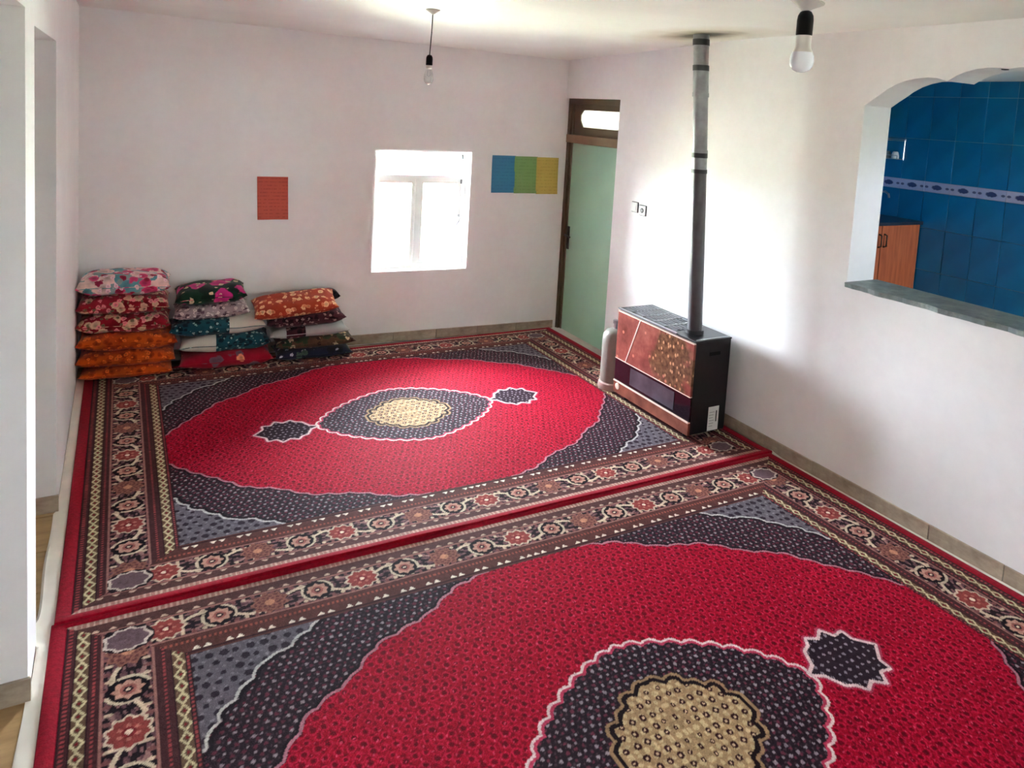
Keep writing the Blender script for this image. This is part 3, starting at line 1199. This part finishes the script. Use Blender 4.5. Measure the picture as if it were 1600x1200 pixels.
    put(cc_ & dots(.030, .010, 1.2, .3), (196, 170, 132))
    put(cc_ & dots(.047, .0125), (56, 26, 26))
    put(cc_ & dots(.047, .005), (206, 170, 140))
    # ---- binding zone under the binding part
    put((da < .055) & side, (150, 6, 34))
    put((db < .04) & ~side, (150, 6, 34))
    return col


NXq, NYq = 410, 302
ua = np.linspace(-HX + .02, HX - .02, 2 * NXq + 1)
va = np.linspace(-HY + .02, HY - .02, 2 * NYq + 1)
A, B_ = np.meshgrid(np.abs(ua[NXq:]), np.abs(va[NYq:]), indexing='xy')
Q = rug_quarter(A, B_)
full = np.concatenate([Q[::-1][:-1], Q], 0)
full = np.concatenate([full[:, ::-1][:, :-1], full], 1)
blot = np.kron(rng.normal(0, .09, (full.shape[0] // 3 + 1, full.shape[1] // 3 + 1)), np.ones((3, 3)))[:full.shape[0], :full.shape[1]]
full = lin(full) * (1 + rng.normal(0, .08, full.shape[:2]) + blot)[..., None]
full = np.clip(full, 0, 1)
TOPZ = .011


def rug_dz(u, v):
    z = .0018 * np.sin(2.1 * u + .7) * np.sin(1.6 * v + .3) + .0012 * np.sin(5.3 * u) * np.cos(3.1 * v)
    lift = np.exp(-(v + HY) / .05)
    z = z + lift * (.013 + .007 * np.exp(-((u + .45) / .16) ** 2) + .003 * np.sin(4.7 * u))
    return z


U, V = np.meshgrid(ua, va, indexing='xy')
co = np.stack([U, V, TOPZ + rug_dz(U, V)], -1).reshape(-1, 3)
ncx, ncy = len(ua), len(va)
idx = np.arange(ncx * ncy).reshape(ncy, ncx)
quads = np.stack([idx[:-1, :-1], idx[:-1, 1:], idx[1:, 1:], idx[1:, :-1]], -1).reshape(-1)
me = bpy.data.meshes.new('pile')
me.vertices.add(len(co))
me.vertices.foreach_set('co', co.astype(np.float32).ravel())
nq = len(quads) // 4
me.loops.add(nq * 4)
me.loops.foreach_set('vertex_index', quads.astype(np.int32))
me.polygons.add(nq)
me.polygons.foreach_set('loop_start', np.arange(0, nq * 4, 4, dtype=np.int32))
me.update(calc_edges=True)
at = me.color_attributes.new('weave', 'FLOAT_COLOR', 'POINT')
at.data.foreach_set('color', np.c_[full.reshape(-1, 3), np.ones(len(co))].astype(np.float32).ravel())
me.materials.append(M['pile'])
me.polygons.foreach_set('use_smooth', np.ones(nq, bool))
PILE = me

# crimson binding swept round the rug
loop = []
nseg = 80
for i in range(nseg):
    loop.append((-HX + LX * i / nseg, -HY))
for i in range(nseg):
    loop.append((HX, -HY + LY * i / nseg))
for i in range(nseg):
    loop.append((HX - LX * i / nseg, HY))
for i in range(nseg):
    loop.append((-HX, HY - LY * i / nseg))
sec = [(1.0, TOPZ + .0005), (.72, TOPZ + .0045), (.3, TOPZ + .005), (.06, TOPZ + .001), (.0, TOPZ - .005), (.02, -.001)]
mb = MB()
v, f = [], []
for (x, y) in loop:
    wx, wy = .055, .042
    for k, z in sec:
        xx = max(-HX + wx * k, min(HX - wx * k, x))
        yy = max(-HY + wy * k, min(HY - wy * k, y))
        dz = float(rug_dz(np.array(xx), np.array(yy)))
        v.append((xx, yy, z + dz if z > 0 else z + max(0, dz - .008)))
n, q = len(loop), len(sec)
for i in range(n):
    for j in range(q - 1):
        f.append((i * q + j, i * q + j + 1, ((i + 1) % n) * q + j + 1, ((i + 1) % n) * q + j))
mb.add(v, f)
bo = mb.build('binding', 'binding', smooth=True)
BIND = bo.data
bpy.data.objects.remove(bo)


def rug(loc, sy, label):
    root = empty('patterned_rug', loc)
    root.scale = (1, sy, 1)
    for nm, d in (('pile', PILE), ('binding', BIND)):
        ob = bpy.data.objects.new(nm, d)
        C.objects.link(ob)
        ob.parent = root
        if nm == 'binding':
            ob['label'] = 'plain crimson edge binding'
    tag(root, label, 'rug', 'red medallion rugs')
    return root


rug((.055 + HX, -3.0 + HY, .003), 1.0, 'red medallion rug with dark floral border under the heater and the cushions')
rug((.045 + HX, -2.985 - HY * 1.022, .001), 1.022, 'red medallion rug with dark floral border, one end tucked under the other rug')

# plastic sheeting laid under the rugs: its crumpled edges show along both walls
def strip(prof_at, label):
    ny_ = 160
    v, f = [], []
    for y in np.linspace(.0, -6.1, ny_):
        pr_ = prof_at(y)
        v += [(x, y, z) for x, z in pr_]
    q_ = len(pr_)
    for j in range(ny_ - 1):
        for i in range(q_ - 1):
            f.append((j * q_ + i, j * q_ + i + 1, (j + 1) * q_ + i + 1, (j + 1) * q_ + i))
    o = MB().add(v, f).build('plastic_sheet', 'sheet', smooth=True)
    return tag(o, label, 'sheet', 'plastic sheet edges')


def left_edge(y):
    gap = (-3.07 < y < -2.0) or y < -3.372
    bulge = .045 * math.exp(-((y + 3.03) / .07) ** 2)
    xl = (-.012 - bulge) if gap else .003
    xl += .006 * math.sin(3.1 * y) * math.sin(7.3 * y + 1) if gap else 0
    h = .006 + .004 * math.sin(4.3 * y + .5) + .006 * max(0, math.sin(9.7 * y)) ** 3 + .012 * bulge / .045
    return [(xl, .002), (xl + .010, h), (xl + .024, h * .6), (.044 + .3 * xl, .006), (.053, .0015)]


def right_edge(y):
    h = .008 + .004 * math.sin(5.1 * y) + .02 * math.exp(-((y + 2.99) / .05) ** 2)
    return [(4.150, .0015), (4.160, h), (4.168, h * .7), (4.176, .003)]


strip(left_edge, 'crumpled white plastic strip along the wall with the hall openings')
strip(right_edge, 'thin white plastic strip between the rugs and the long marble baseboard')

# ------------------------------------------------------------------ cushions


def cushion(label, x0, x1, yc, depth, z0, th_, mat, tilt=0.0, rz=0.0, panel=None, pitch=0.0, hem=None):
    """stuffed cushion: z0 underside, th_ thickness; panel = (u from, u to, material)"""
    wd = x1 - x0
    nu, nv = 28, 18
    us = [math.copysign(1 - (1 - abs(k)) ** 1.6, k) for k in np.linspace(-1, 1, nu + 1)]
    vs = [math.copysign(1 - (1 - abs(k)) ** 1.6, k) for k in np.linspace(-1, 1, nv + 1)]
    sd = random.uniform(0, 9)

    def pos(u, v_, s_):
        prof = (max(0, 1 - abs(u) ** 4.5) ** .5) * (max(0, 1 - abs(v_) ** 4.0) ** .5)
        wob = 1 + .03 * math.sin(3.1 * u + sd) * math.cos(2.3 * v_ + sd)
        # sides pull in between the corners
        pin = 1 - .045 * (1 - v_ * v_) * abs(u) ** 3
        pinv = 1 - .05 * (1 - u * u) * abs(v_) ** 3
        x = u * wd / 2 * pin
        y = v_ * depth / 2 * pinv
        z = s_ * th_ / 2 * prof * wob - .05 * th_ * (abs(u) ** 4 + abs(v_) ** 4) * .5
        z += .018 * th_ / .13 * .3 * math.sin(7 * u + sd) * math.sin(6 * v_ + 2 * sd)
        return (x, y, z)
    root = empty('cushion', ((x0 + x1) / 2, yc, z0 + th_ / 2))
    root.rotation_euler = (pitch, tilt, rz + BANG)

    def part(name, mt, ulo, uhi):
        mb = MB()
        ids = {}
        for s_ in (1, -1):
            for i in range(nu):
                um = (us[i] + us[i + 1]) / 2
                if not (ulo <= um <= uhi):
                    continue
                for j in range(nv):
                    quad = []
                    for (p, q_) in ((i, j), (i + 1, j), (i + 1, j + 1), (i, j + 1)):
                        rimv = p in (0, nu) or q_ in (0, nv)
                        key = (p, q_, 0 if rimv else s_)
                        if key not in ids:
                            ids[key] = len(mb.v)
                            mb.v.append(pos(us[p], vs[q_], s_))
                        quad.append(ids[key])
                    mb.f.append(tuple(quad))
        return local(root, mb.build(name, mt, smooth=True))
    if panel is None:
        part('cover', mat, -2, 2)
    else:
        ulo, uhi, pm = panel
        if ulo > -1:
            part('cover', mat, -2, ulo)
        if uhi < 1:
            part('cover', mat, uhi, 2)
        o_ = part('patch_panel', pm, ulo, uhi)
        o_['label'] = 'dark print cloth patch' if pm == 'f_maroon' else 'plain pale cloth panel'
    # sewn edge round the cushion
    rim = [(u, -1) for u in us] + [(1, v_) for v_ in vs[1:]] + [(u, 1) for u in us[::-1][1:]] + [(-1, v_) for v_ in vs[::-1][1:]]
    pts = [pos(u, v_, 1) for u, v_ in rim]
    local(root, MB().tube(pts, .003, 6).build('seam', hem or mat, smooth=True))
    tag(root, label, 'cushion', 'floor cushions stacked against the end wall')
    return root


YC, D = .015, .42
# stack in the corner
cushion('thin orange cushion lying on the rug, bottom of the corner stack', .03, .655, YC - .005, D, .019, .098, 'f_orange')
cushion('orange cushion second from the bottom of the corner stack', .012, .672, YC - .01, D, .110, .128, 'f_orange', tilt=.012)
cushion('orange cushion under the red floral cushions in the corner stack', .012, .685, YC - .01, D, .231, .140, 'f_orange', tilt=.02)
cushion('red floral cushion directly on the orange cushions', .012, .632, YC, D, .366, .148, 'f_red_floral', tilt=.018)
cushion('red floral cushion directly under the teal floral cushion', .010, .625, YC, D, .508, .150, 'f_red_floral', tilt=.014)
cushion('teal and pink floral cushion on top of the corner stack', .010, .632, YC + .01, D, .652, .160, 'f_teal_floral', tilt=.012)
# middle stack
YC, D = -.015, .39
cushion('crimson rose print cushion lying on the rug under the teal and white cushions', .70, 1.39, YC - .01, D, .021, .138, 'f_red_rose')
cushion('teal cushion with a pale panel, on the crimson rose cushion', .70, 1.375, YC, D, .152, .146, 'f_teal_print', tilt=-.004, panel=(-2, -.22, 'f_white'))
cushion('teal cushion with a pale panel, under the grey paisley cushion', .628, 1.335, YC, D, .292, .140, 'f_teal_print', tilt=-.008, panel=(.22, 2, 'f_white'))
cushion('grey mauve paisley cushion under the green floral one', .655, 1.21, YC + .01, D, .428, .118, 'f_grey_paisley', tilt=-.030, pitch=.015)
cushion('dark green floral cushion on top of the middle stack', .665, 1.185, YC + .02, D, .546, .135, 'f_green_floral', tilt=-.048, pitch=.035)
# stack nearest the window
YC, D = -.035, .345
cushion('navy floral cushion lying on the rug, bottom of the stack towards the window', 1.42, 2.05, YC - .01, D, .022, .092, 'f_navy')
cushion('brown and green leaf print cushion on the navy cushion', 1.42, 2.075, YC, D, .109, .104, 'f_brown_leaf', tilt=-.012)
cushion('grey cushion with a dark patch between brown and maroon cushions', 1.37, 2.015, YC, D, .207, .098, 'f_grey', tilt=-.024, panel=(-.55, -.12, 'f_maroon'))
cushion('maroon paisley cushion under the rust and cream one', 1.345, 1.985, YC, D, .300, .130, 'f_maroon', tilt=-.040)
cushion('charcoal print cushion behind the rust and cream one, by the wall', 1.47, 1.985, .085, .112, .437, .115, 'f_dark', tilt=-.04)
cushion('rust and cream shell print cushion tilted on top of its stack', 1.235, 1.905, -.105, .285, .426, .138, 'f_rust', tilt=-.085, pitch=.30)

# ------------------------------------------------------------------ gas heater
HX0, HX1, HY0, HY1 = 3.71, 4.05, -2.64, -1.74
HZ0, HZ1 = .052, .722
ht = empty('gas_heater', (3.88, -2.19, .014))
hinv = ht.matrix_basis.copy()


def hp(mb, name, mat, parent=None, label=None, **kw):
    """heater parts are written in room coordinates; the root sits at its base"""
    mb.v = [(x, y, z) for x, y, z in mb.v]
    o = mb.build(name, mat, **kw)
    o.parent = parent or ht
    o.matrix_parent_inverse = Matrix.Translation((-3.88, 2.19, -.014)) if parent is None else Matrix.Identity(4)
    if label:
        o['label'] = label
    return o


body = hp(MB().box((HX0 + .022, HY0, HZ0), (HX1, HY1, HZ1 - .008)), 'body', 'black_metal', bevel=.006)
fx = HX0 + .004
up = hp(MB().box((fx, HY0 + .004, .325), (HX0 + .024, HY1 - .004, .700)), 'front_panel', 'copper', bevel=.004, label='glossy copper panel printed with water drops')
hp(MB().box((fx - .003, HY0 + .004, .697), (HX0 + .02, HY1 - .004, .704)), 'upper_trim', 'silver_trim', up)
hp(MB().box((fx - .003, HY0 + .004, .322), (HX0 + .02, HY1 - .004, .327)), 'middle_trim', 'silver_trim', up)
mb = MB()
dz_ = .004
mb.prism([(-2.024, .698), (-2.033, .698), (-1.884, .327), (-1.875, .327)], 'x', fx - .003, fx + .004)
hp(mb, 'diagonal_trim', 'silver_trim', up)
gl_ = hp(MB().box((fx + .006, HY0 + .004, .146), (HX0 + .024, HY1 - .004, .321)), 'window_band', 'plum_glass', label='dark plum glass band')
hp(MB().box((fx + .003, -2.465, .168), (fx + .008, -1.945, .300)), 'viewing_glass', 'grey_glass', gl_)
lo_ = hp(MB().box((fx, HY0 + .004, .048), (HX0 + .024, HY1 - .004, .138)), 'lower_panel', 'copper_low', bevel=.003)
hp(MB().box((fx - .005, HY0 + .004, .137), (HX0 + .02, HY1 - .004, .146)), 'lower_trim', 'silver_trim', lo_)
hp(MB().lathe([(.026, 0), (.026, .004), (.02, .006)], (fx, -1.800, .105), 20, (-1, 0, 0)), 'badge', 'silver_trim', lo_, smooth=True)
# top
tp = hp(MB().box((HX0 + .008, HY0 - .003, HZ1 - .012), (HX1 + .003, HY1 + .003, HZ1)), 'top_plate', 'black_metal', bevel=.003)
mb = MB()
hp(MB().box((HX0 + .004, HY0 + .2, HZ1 - .006), (HX0 + .016, HY1 + .003, HZ1 + .003)), 'front_edge_strip', 'bright_trim', tp)
for k in range(5):
    ya_ = HY1 - .03 - .128 * k
    gr = hp(MB().box((HX0 + .05, ya_ - .108, HZ1 - .002), (HX1 - .03, ya_, HZ1 + .003)), 'grille_panel', 'grille', tp)
    for j in range(7):
        x = HX0 + .075 + .033 * j
        hp(MB().box((x, ya_ - .100, HZ1 + .003), (x + .012, ya_ - .008, HZ1 + .006)), 'grille_slat', 'black_metal', tp)
    if k:
        hp(MB().tube([(HX0 + .03, ya_ + .010, HZ1 + .003), (HX0 + .15, ya_ + .006, HZ1 + .004), (HX1 - .02, ya_ + .018, HZ1 + .003)], .0045, 6), 'grille_bar', 'bright_trim', tp, smooth=True)
hp(MB().box((HX0 + .03, HY0 + .012, HZ1), (HX1 - .012, HY0 + .022, HZ1 + .003)), 'side_edge_strip', 'bright_trim', tp)
# side face
hp(MB().box((3.855, HY0 - .0015, .606), (3.955, HY0 + .004, .632)), 'vent_slot', 'black_plastic', body)
lb = hp(MB().box((3.888, HY0 - .0018, .060), (3.985, HY0 + .004, .232)), 'sticker', 'white_plastic', body, 'white paper sticker with a dark bar')
hp(MB().box((3.958, HY0 - .0026, .12), (3.968, HY0 - .001, .20)), 'sticker_bar', 'dark_hole', body)
for k in range(6):
    hp(MB().box((3.898, HY0 - .0024, .09 + .02 * k), (3.898 + .035 + .012 * ((k * 7) % 3 / 2), HY0 - .001, .094 + .02 * k)), 'sticker_line', 'grey_plastic', body)
for x in (HX0 + .06, HX1 - .05):
    for y in (HY0 + .08, HY1 - .12):
        hp(MB().lathe([(.026, .0), (.024, .012), (.014, .018), (.014, .045)], (x, y, .0155), 14), 'foot', 'black_plastic', smooth=True)
hp(MB().lathe([(.022, 0), (.022, .022), (.016, .03)], (HX0 + .12, HY1, .60), 14, (0, 1, 0)), 'control_knob', 'black_plastic', smooth=True)
tag(ht, 'black gas heater with a copper droplet front standing on the rug', 'heater')

# flue pipe from the heater up through the ceiling
fp = empty('flue_pipe', (3.862, -2.465, HZ1))
P0, P1 = Vector((3.862, -2.465, HZ1)), Vector((3.825, -2.325, ceil_z(3.83, -2.33) + .02))


def pp(t_):
    bow = math.sin(t_ * math.pi) * .012
    p = P0.lerp(P1, t_)
    return Vector((p.x, p.y - bow, p.z))


def pipe_part(name, mat, t0, t1, r0, r1, n=8, lip=False):
    mb = MB()
    v, f = [], []
    seg = 28
    ts_ = np.linspace(t0, t1, n)
    for k_, tt in enumerate(ts_):
        p = pp(tt)
        r = r0 + (r1 - r0) * k_ / (n - 1)
        for i in range(seg):
            a_ = 2 * math.pi * i / seg
            v.append((p.x + r * math.cos(a_), p.y + r * math.sin(a_), p.z))
    for j in range(n - 1):
        for i in range(seg):
            f.append((j * seg + i, j * seg + (i + 1) % seg, (j + 1) * seg + (i + 1) % seg, (j + 1) * seg + i))
    f.append(tuple(range(seg - 1, -1, -1)))
    f.append(tuple((n - 1) * seg + i for i in range(seg)))
    mb.add(v, f)
    o = mb.build(name, mat, smooth=True)
    o.parent = fp
    o.matrix_parent_inverse = Matrix.Translation(-P0)
    return o


R = .052
pipe_part('pipe_section', 'pipe_black', 0, .545, R, R * .97)['label'] = 'grey black lower pipe section'
pipe_part('pipe_section', 'galv', .54, .80, R * .99, R * 1.01)
pipe_part('pipe_section', 'galv', .795, .885, R * 1.06, R * 1.04)
pipe_part('pipe_section', 'galv', .88, 1.0, R * 1.0, R * 1.10)
for t0_, t1_, mt_, k_ in ((.535, .548, 'galv_dark', 1.05), (.586, .602, 'galv_dark', 1.06), (.602, .612, 'galv', 1.08), (.786, .800, 'galv', 1.12), (.872, .890, 'galv_dark', 1.10), (.955, .975, 'galv_dark', 1.13), (.0, .012, 'galv_dark', 1.25)):
    pipe_part('joint_band', mt_, t0_, t1_, R * k_, R * k_, 2)
tag(fp, 'tall grey stove pipe rising from the heater to the sooty ceiling', 'stove pipe')

# grey cylinder standing at the far end of the heater
gc = empty('gas_cylinder', (3.80, -1.605, .0155))
local(gc, MB().lathe([(.085, .05), (.098, .06), (.100, .10), (.100, .40), (.094, .445), (.07, .478), (.03, .492)], (0, 0, 0), 30).build('cylinder_body', 'cream', smooth=True))
local(gc, MB().lathe([(.112, .0), (.116, .012), (.110, .05), (.094, .062)], (0, 0, 0), 30).build('foot_ring', 'pinkfoot', smooth=True))
va_ = local(gc, MB().lathe([(.016, .485), (.016, .53), (.024, .535), (.024, .56), (.012, .565)], (0, 0, 0), 14).build('valve', 'chrome', smooth=True))
tag(gc, 'small grey gas cylinder beside the copper fronted heater', 'gas cylinder')
# ------------------------------------------------------------------ switch and socket


def plate(name, yc, zc, label, sock):
    rt = empty(name, (XR, yc, zc))
    local(rt, MB().box((-.007, -.0455, -.0455), (.002, .0455, .0455)).build('back_box', 'dark_hole', bevel=.002))
    local(rt, MB().box((-.013, -.041, -.041), (-.004, .041, .041)).build('cover_plate', 'white_plastic', bevel=.003))
    if sock:
        local(rt, MB().lathe([(.021, 0), (.021, .003), (.018, .004)], (-.0125, 0, 0), 20, (-1, 0, 0)).build('socket_insert', 'dark_hole', smooth=True))
        local(rt, MB().lathe([(.013, 0), (.012, .002)], (-.016, 0, 0), 14, (-1, 0, 0)).build('socket_face', 'grey_plastic'))
    else:
        local(rt, MB().prism([(-.018, -.027), (-.015, .027), (-.010, .027), (-.010, -.027)], 'y', -.027, .027).build('rocker', 'white_plastic', bevel=.001))
    return tag(rt, label, 'socket' if sock else 'switch')


plate('light_switch', -1.238, 1.447, 'white light switch beside the socket near the green door', False)
plate('wall_socket', -1.352, 1.432, 'white wall socket with a round insert, next to the light switch', True)

# ------------------------------------------------------------------ papers on the end wall


def sheet(name, s0_, s1_, z0_, z1_, mat, label, cat='paper', group=None, skew=0.0, y=-.0):
    mb = MB()
    n_ = 10
    w_, h_ = s1_ - s0_, z1_ - z0_
    v, f = [], []
    for side_ in (0, .0006):
        for j in range(n_ + 1):
            for i in range(n_ + 1):
                u_, v_ = i / n_ - .5, j / n_ - .5
                curl = .003 + .006 * abs(2 * v_) ** 3 * abs(2 * u_) + .002 * math.sin(6 * u_ + 4 * v_ + s0_ * 9)
                v.append((u_ * w_ + skew * v_ * h_, -curl - side_, v_ * h_))
    N = (n_ + 1) ** 2
    for j in range(n_):
        for i in range(n_):
            a_ = j * (n_ + 1) + i
            f.append((a_, a_ + 1, a_ + n_ + 2, a_ + n_ + 1))
            f.append((N + a_, N + a_ + n_ + 1, N + a_ + n_ + 2, N + a_ + 1))
    mb.add(v, f)
    o = mb.build(name, mat, smooth=True)
    fr_ = Matrix.Translation((0, YBL, 0)) @ Matrix.Rotation(BANG, 4, 'Z')
    o.matrix_basis = fr_ @ Matrix.Translation(((s0_ + s1_) / 2, y, (z0_ + z1_) / 2))
    return tag(o, label, cat, group)


sheet('paper_notice', 1.295, 1.545, 1.165, 1.534, 'paper_orange', 'orange paper notice pinned alone above the cushions', 'paper', None, -.03)
sheet('paper_notice', 3.427, 3.674, 1.410, 1.775, 'paper_blue', 'blue paper notice beside the window', 'paper', 'row of coloured papers', -.01)
sheet('paper_notice', 3.666, 3.915, 1.406, 1.772, 'paper_green', 'green paper notice between the blue and yellow ones', 'paper', 'row of coloured papers', -.02, -.0025)
sheet('paper_notice', 3.906, 4.150, 1.400, 1.768, 'paper_yellow', 'yellow paper notice beside the green door', 'paper', 'row of coloured papers', -.03, -.005)

# ------------------------------------------------------------------ bulbs


def bulb(loc_rose, drop, label, clear, cup_slid=False, lean=(0, 0)):
    rt = empty('hanging_bulb', loc_rose)
    lx, ly = lean
    end = (lx, ly, -drop)
    local(rt, MB().tube([(0, 0, .01), (lx * .5 + .002, ly * .5, -drop * .5), end], .0032 if clear else .0042, 8).build('cord', 'black_plastic', smooth=True))
    cup = MB().lathe([(.046, 0), (.045, -.004), (.022, -.018), (.009, -.028), (.006, -.030)], (0, 0, 0), 24).build('ceiling_cup', 'bulb_neck', smooth=True)
    local(rt, cup)
    if cup_slid:
        cup.location = (lx * .95, ly * .95, -drop + .030)
        cup.rotation_euler = (.10, .16, 0)
    skt = local(rt, MB().lathe([(.006, .004), (.014, .0), (.0195, -.010), (.021, -.022), (.021, -.060), (.019, -.062)], end, 24).build('lamp_socket', 'black_plastic', smooth=True))
    if clear:
        gl2 = local(rt, MB().lathe([(.017, -.062), (.0195, -.066), (.0195, -.078), (.016, -.084)], end, 24).build('bulb_neck', 'bulb_neck', smooth=True))
        local(rt, MB().lathe([(.016, -.083), (.019, -.095), (.027, -.115), (.0305, -.135), (.030, -.152), (.025, -.168), (.014, -.179), (.003, -.183)], end, 28).build('glass_envelope', 'bulb_clear', smooth=True))
        local(rt, MB().tube([(lx - .007, ly, -drop - .083), (lx - .010, ly, -drop - .125), (lx, ly + .004, -drop - .132), (lx + .010, ly, -drop - .125), (lx + .007, ly, -drop - .083)], .0016, 6).build('filament_mount', 'chrome', smooth=True))
    else:
        local(rt, MB().lathe([(.018, -.060), (.020, -.064), (.0195, -.085), (.021, -.096), (.0265, -.107)], end, 28).build('bulb_neck', 'bulb_neck', smooth=True))
        local(rt, MB().lathe([(.0262, -.106), (.0300, -.116), (.0315, -.128), (.029, -.142), (.022, -.153), (.010, -.159), (.002, -.160)], end, 28).build('bulb_globe', 'bulb_opal', smooth=True))
    return tag(rt, label, 'light bulb')


bz = ceil_z(1.975, -1.914)
bulb((1.985, -1.914, bz), bz - 2.533, 'clear glass bulb hanging on a thin black cord, its cup against the ceiling', True, lean=(-.010, -.002))
bulb((1.870, -4.972, ceil_z(1.87, -4.97)), ceil_z(1.87, -4.97) - 2.528, 'opal white bulb hanging on a cord with its cup slid down to the socket', False, True, (-.012, -.004))
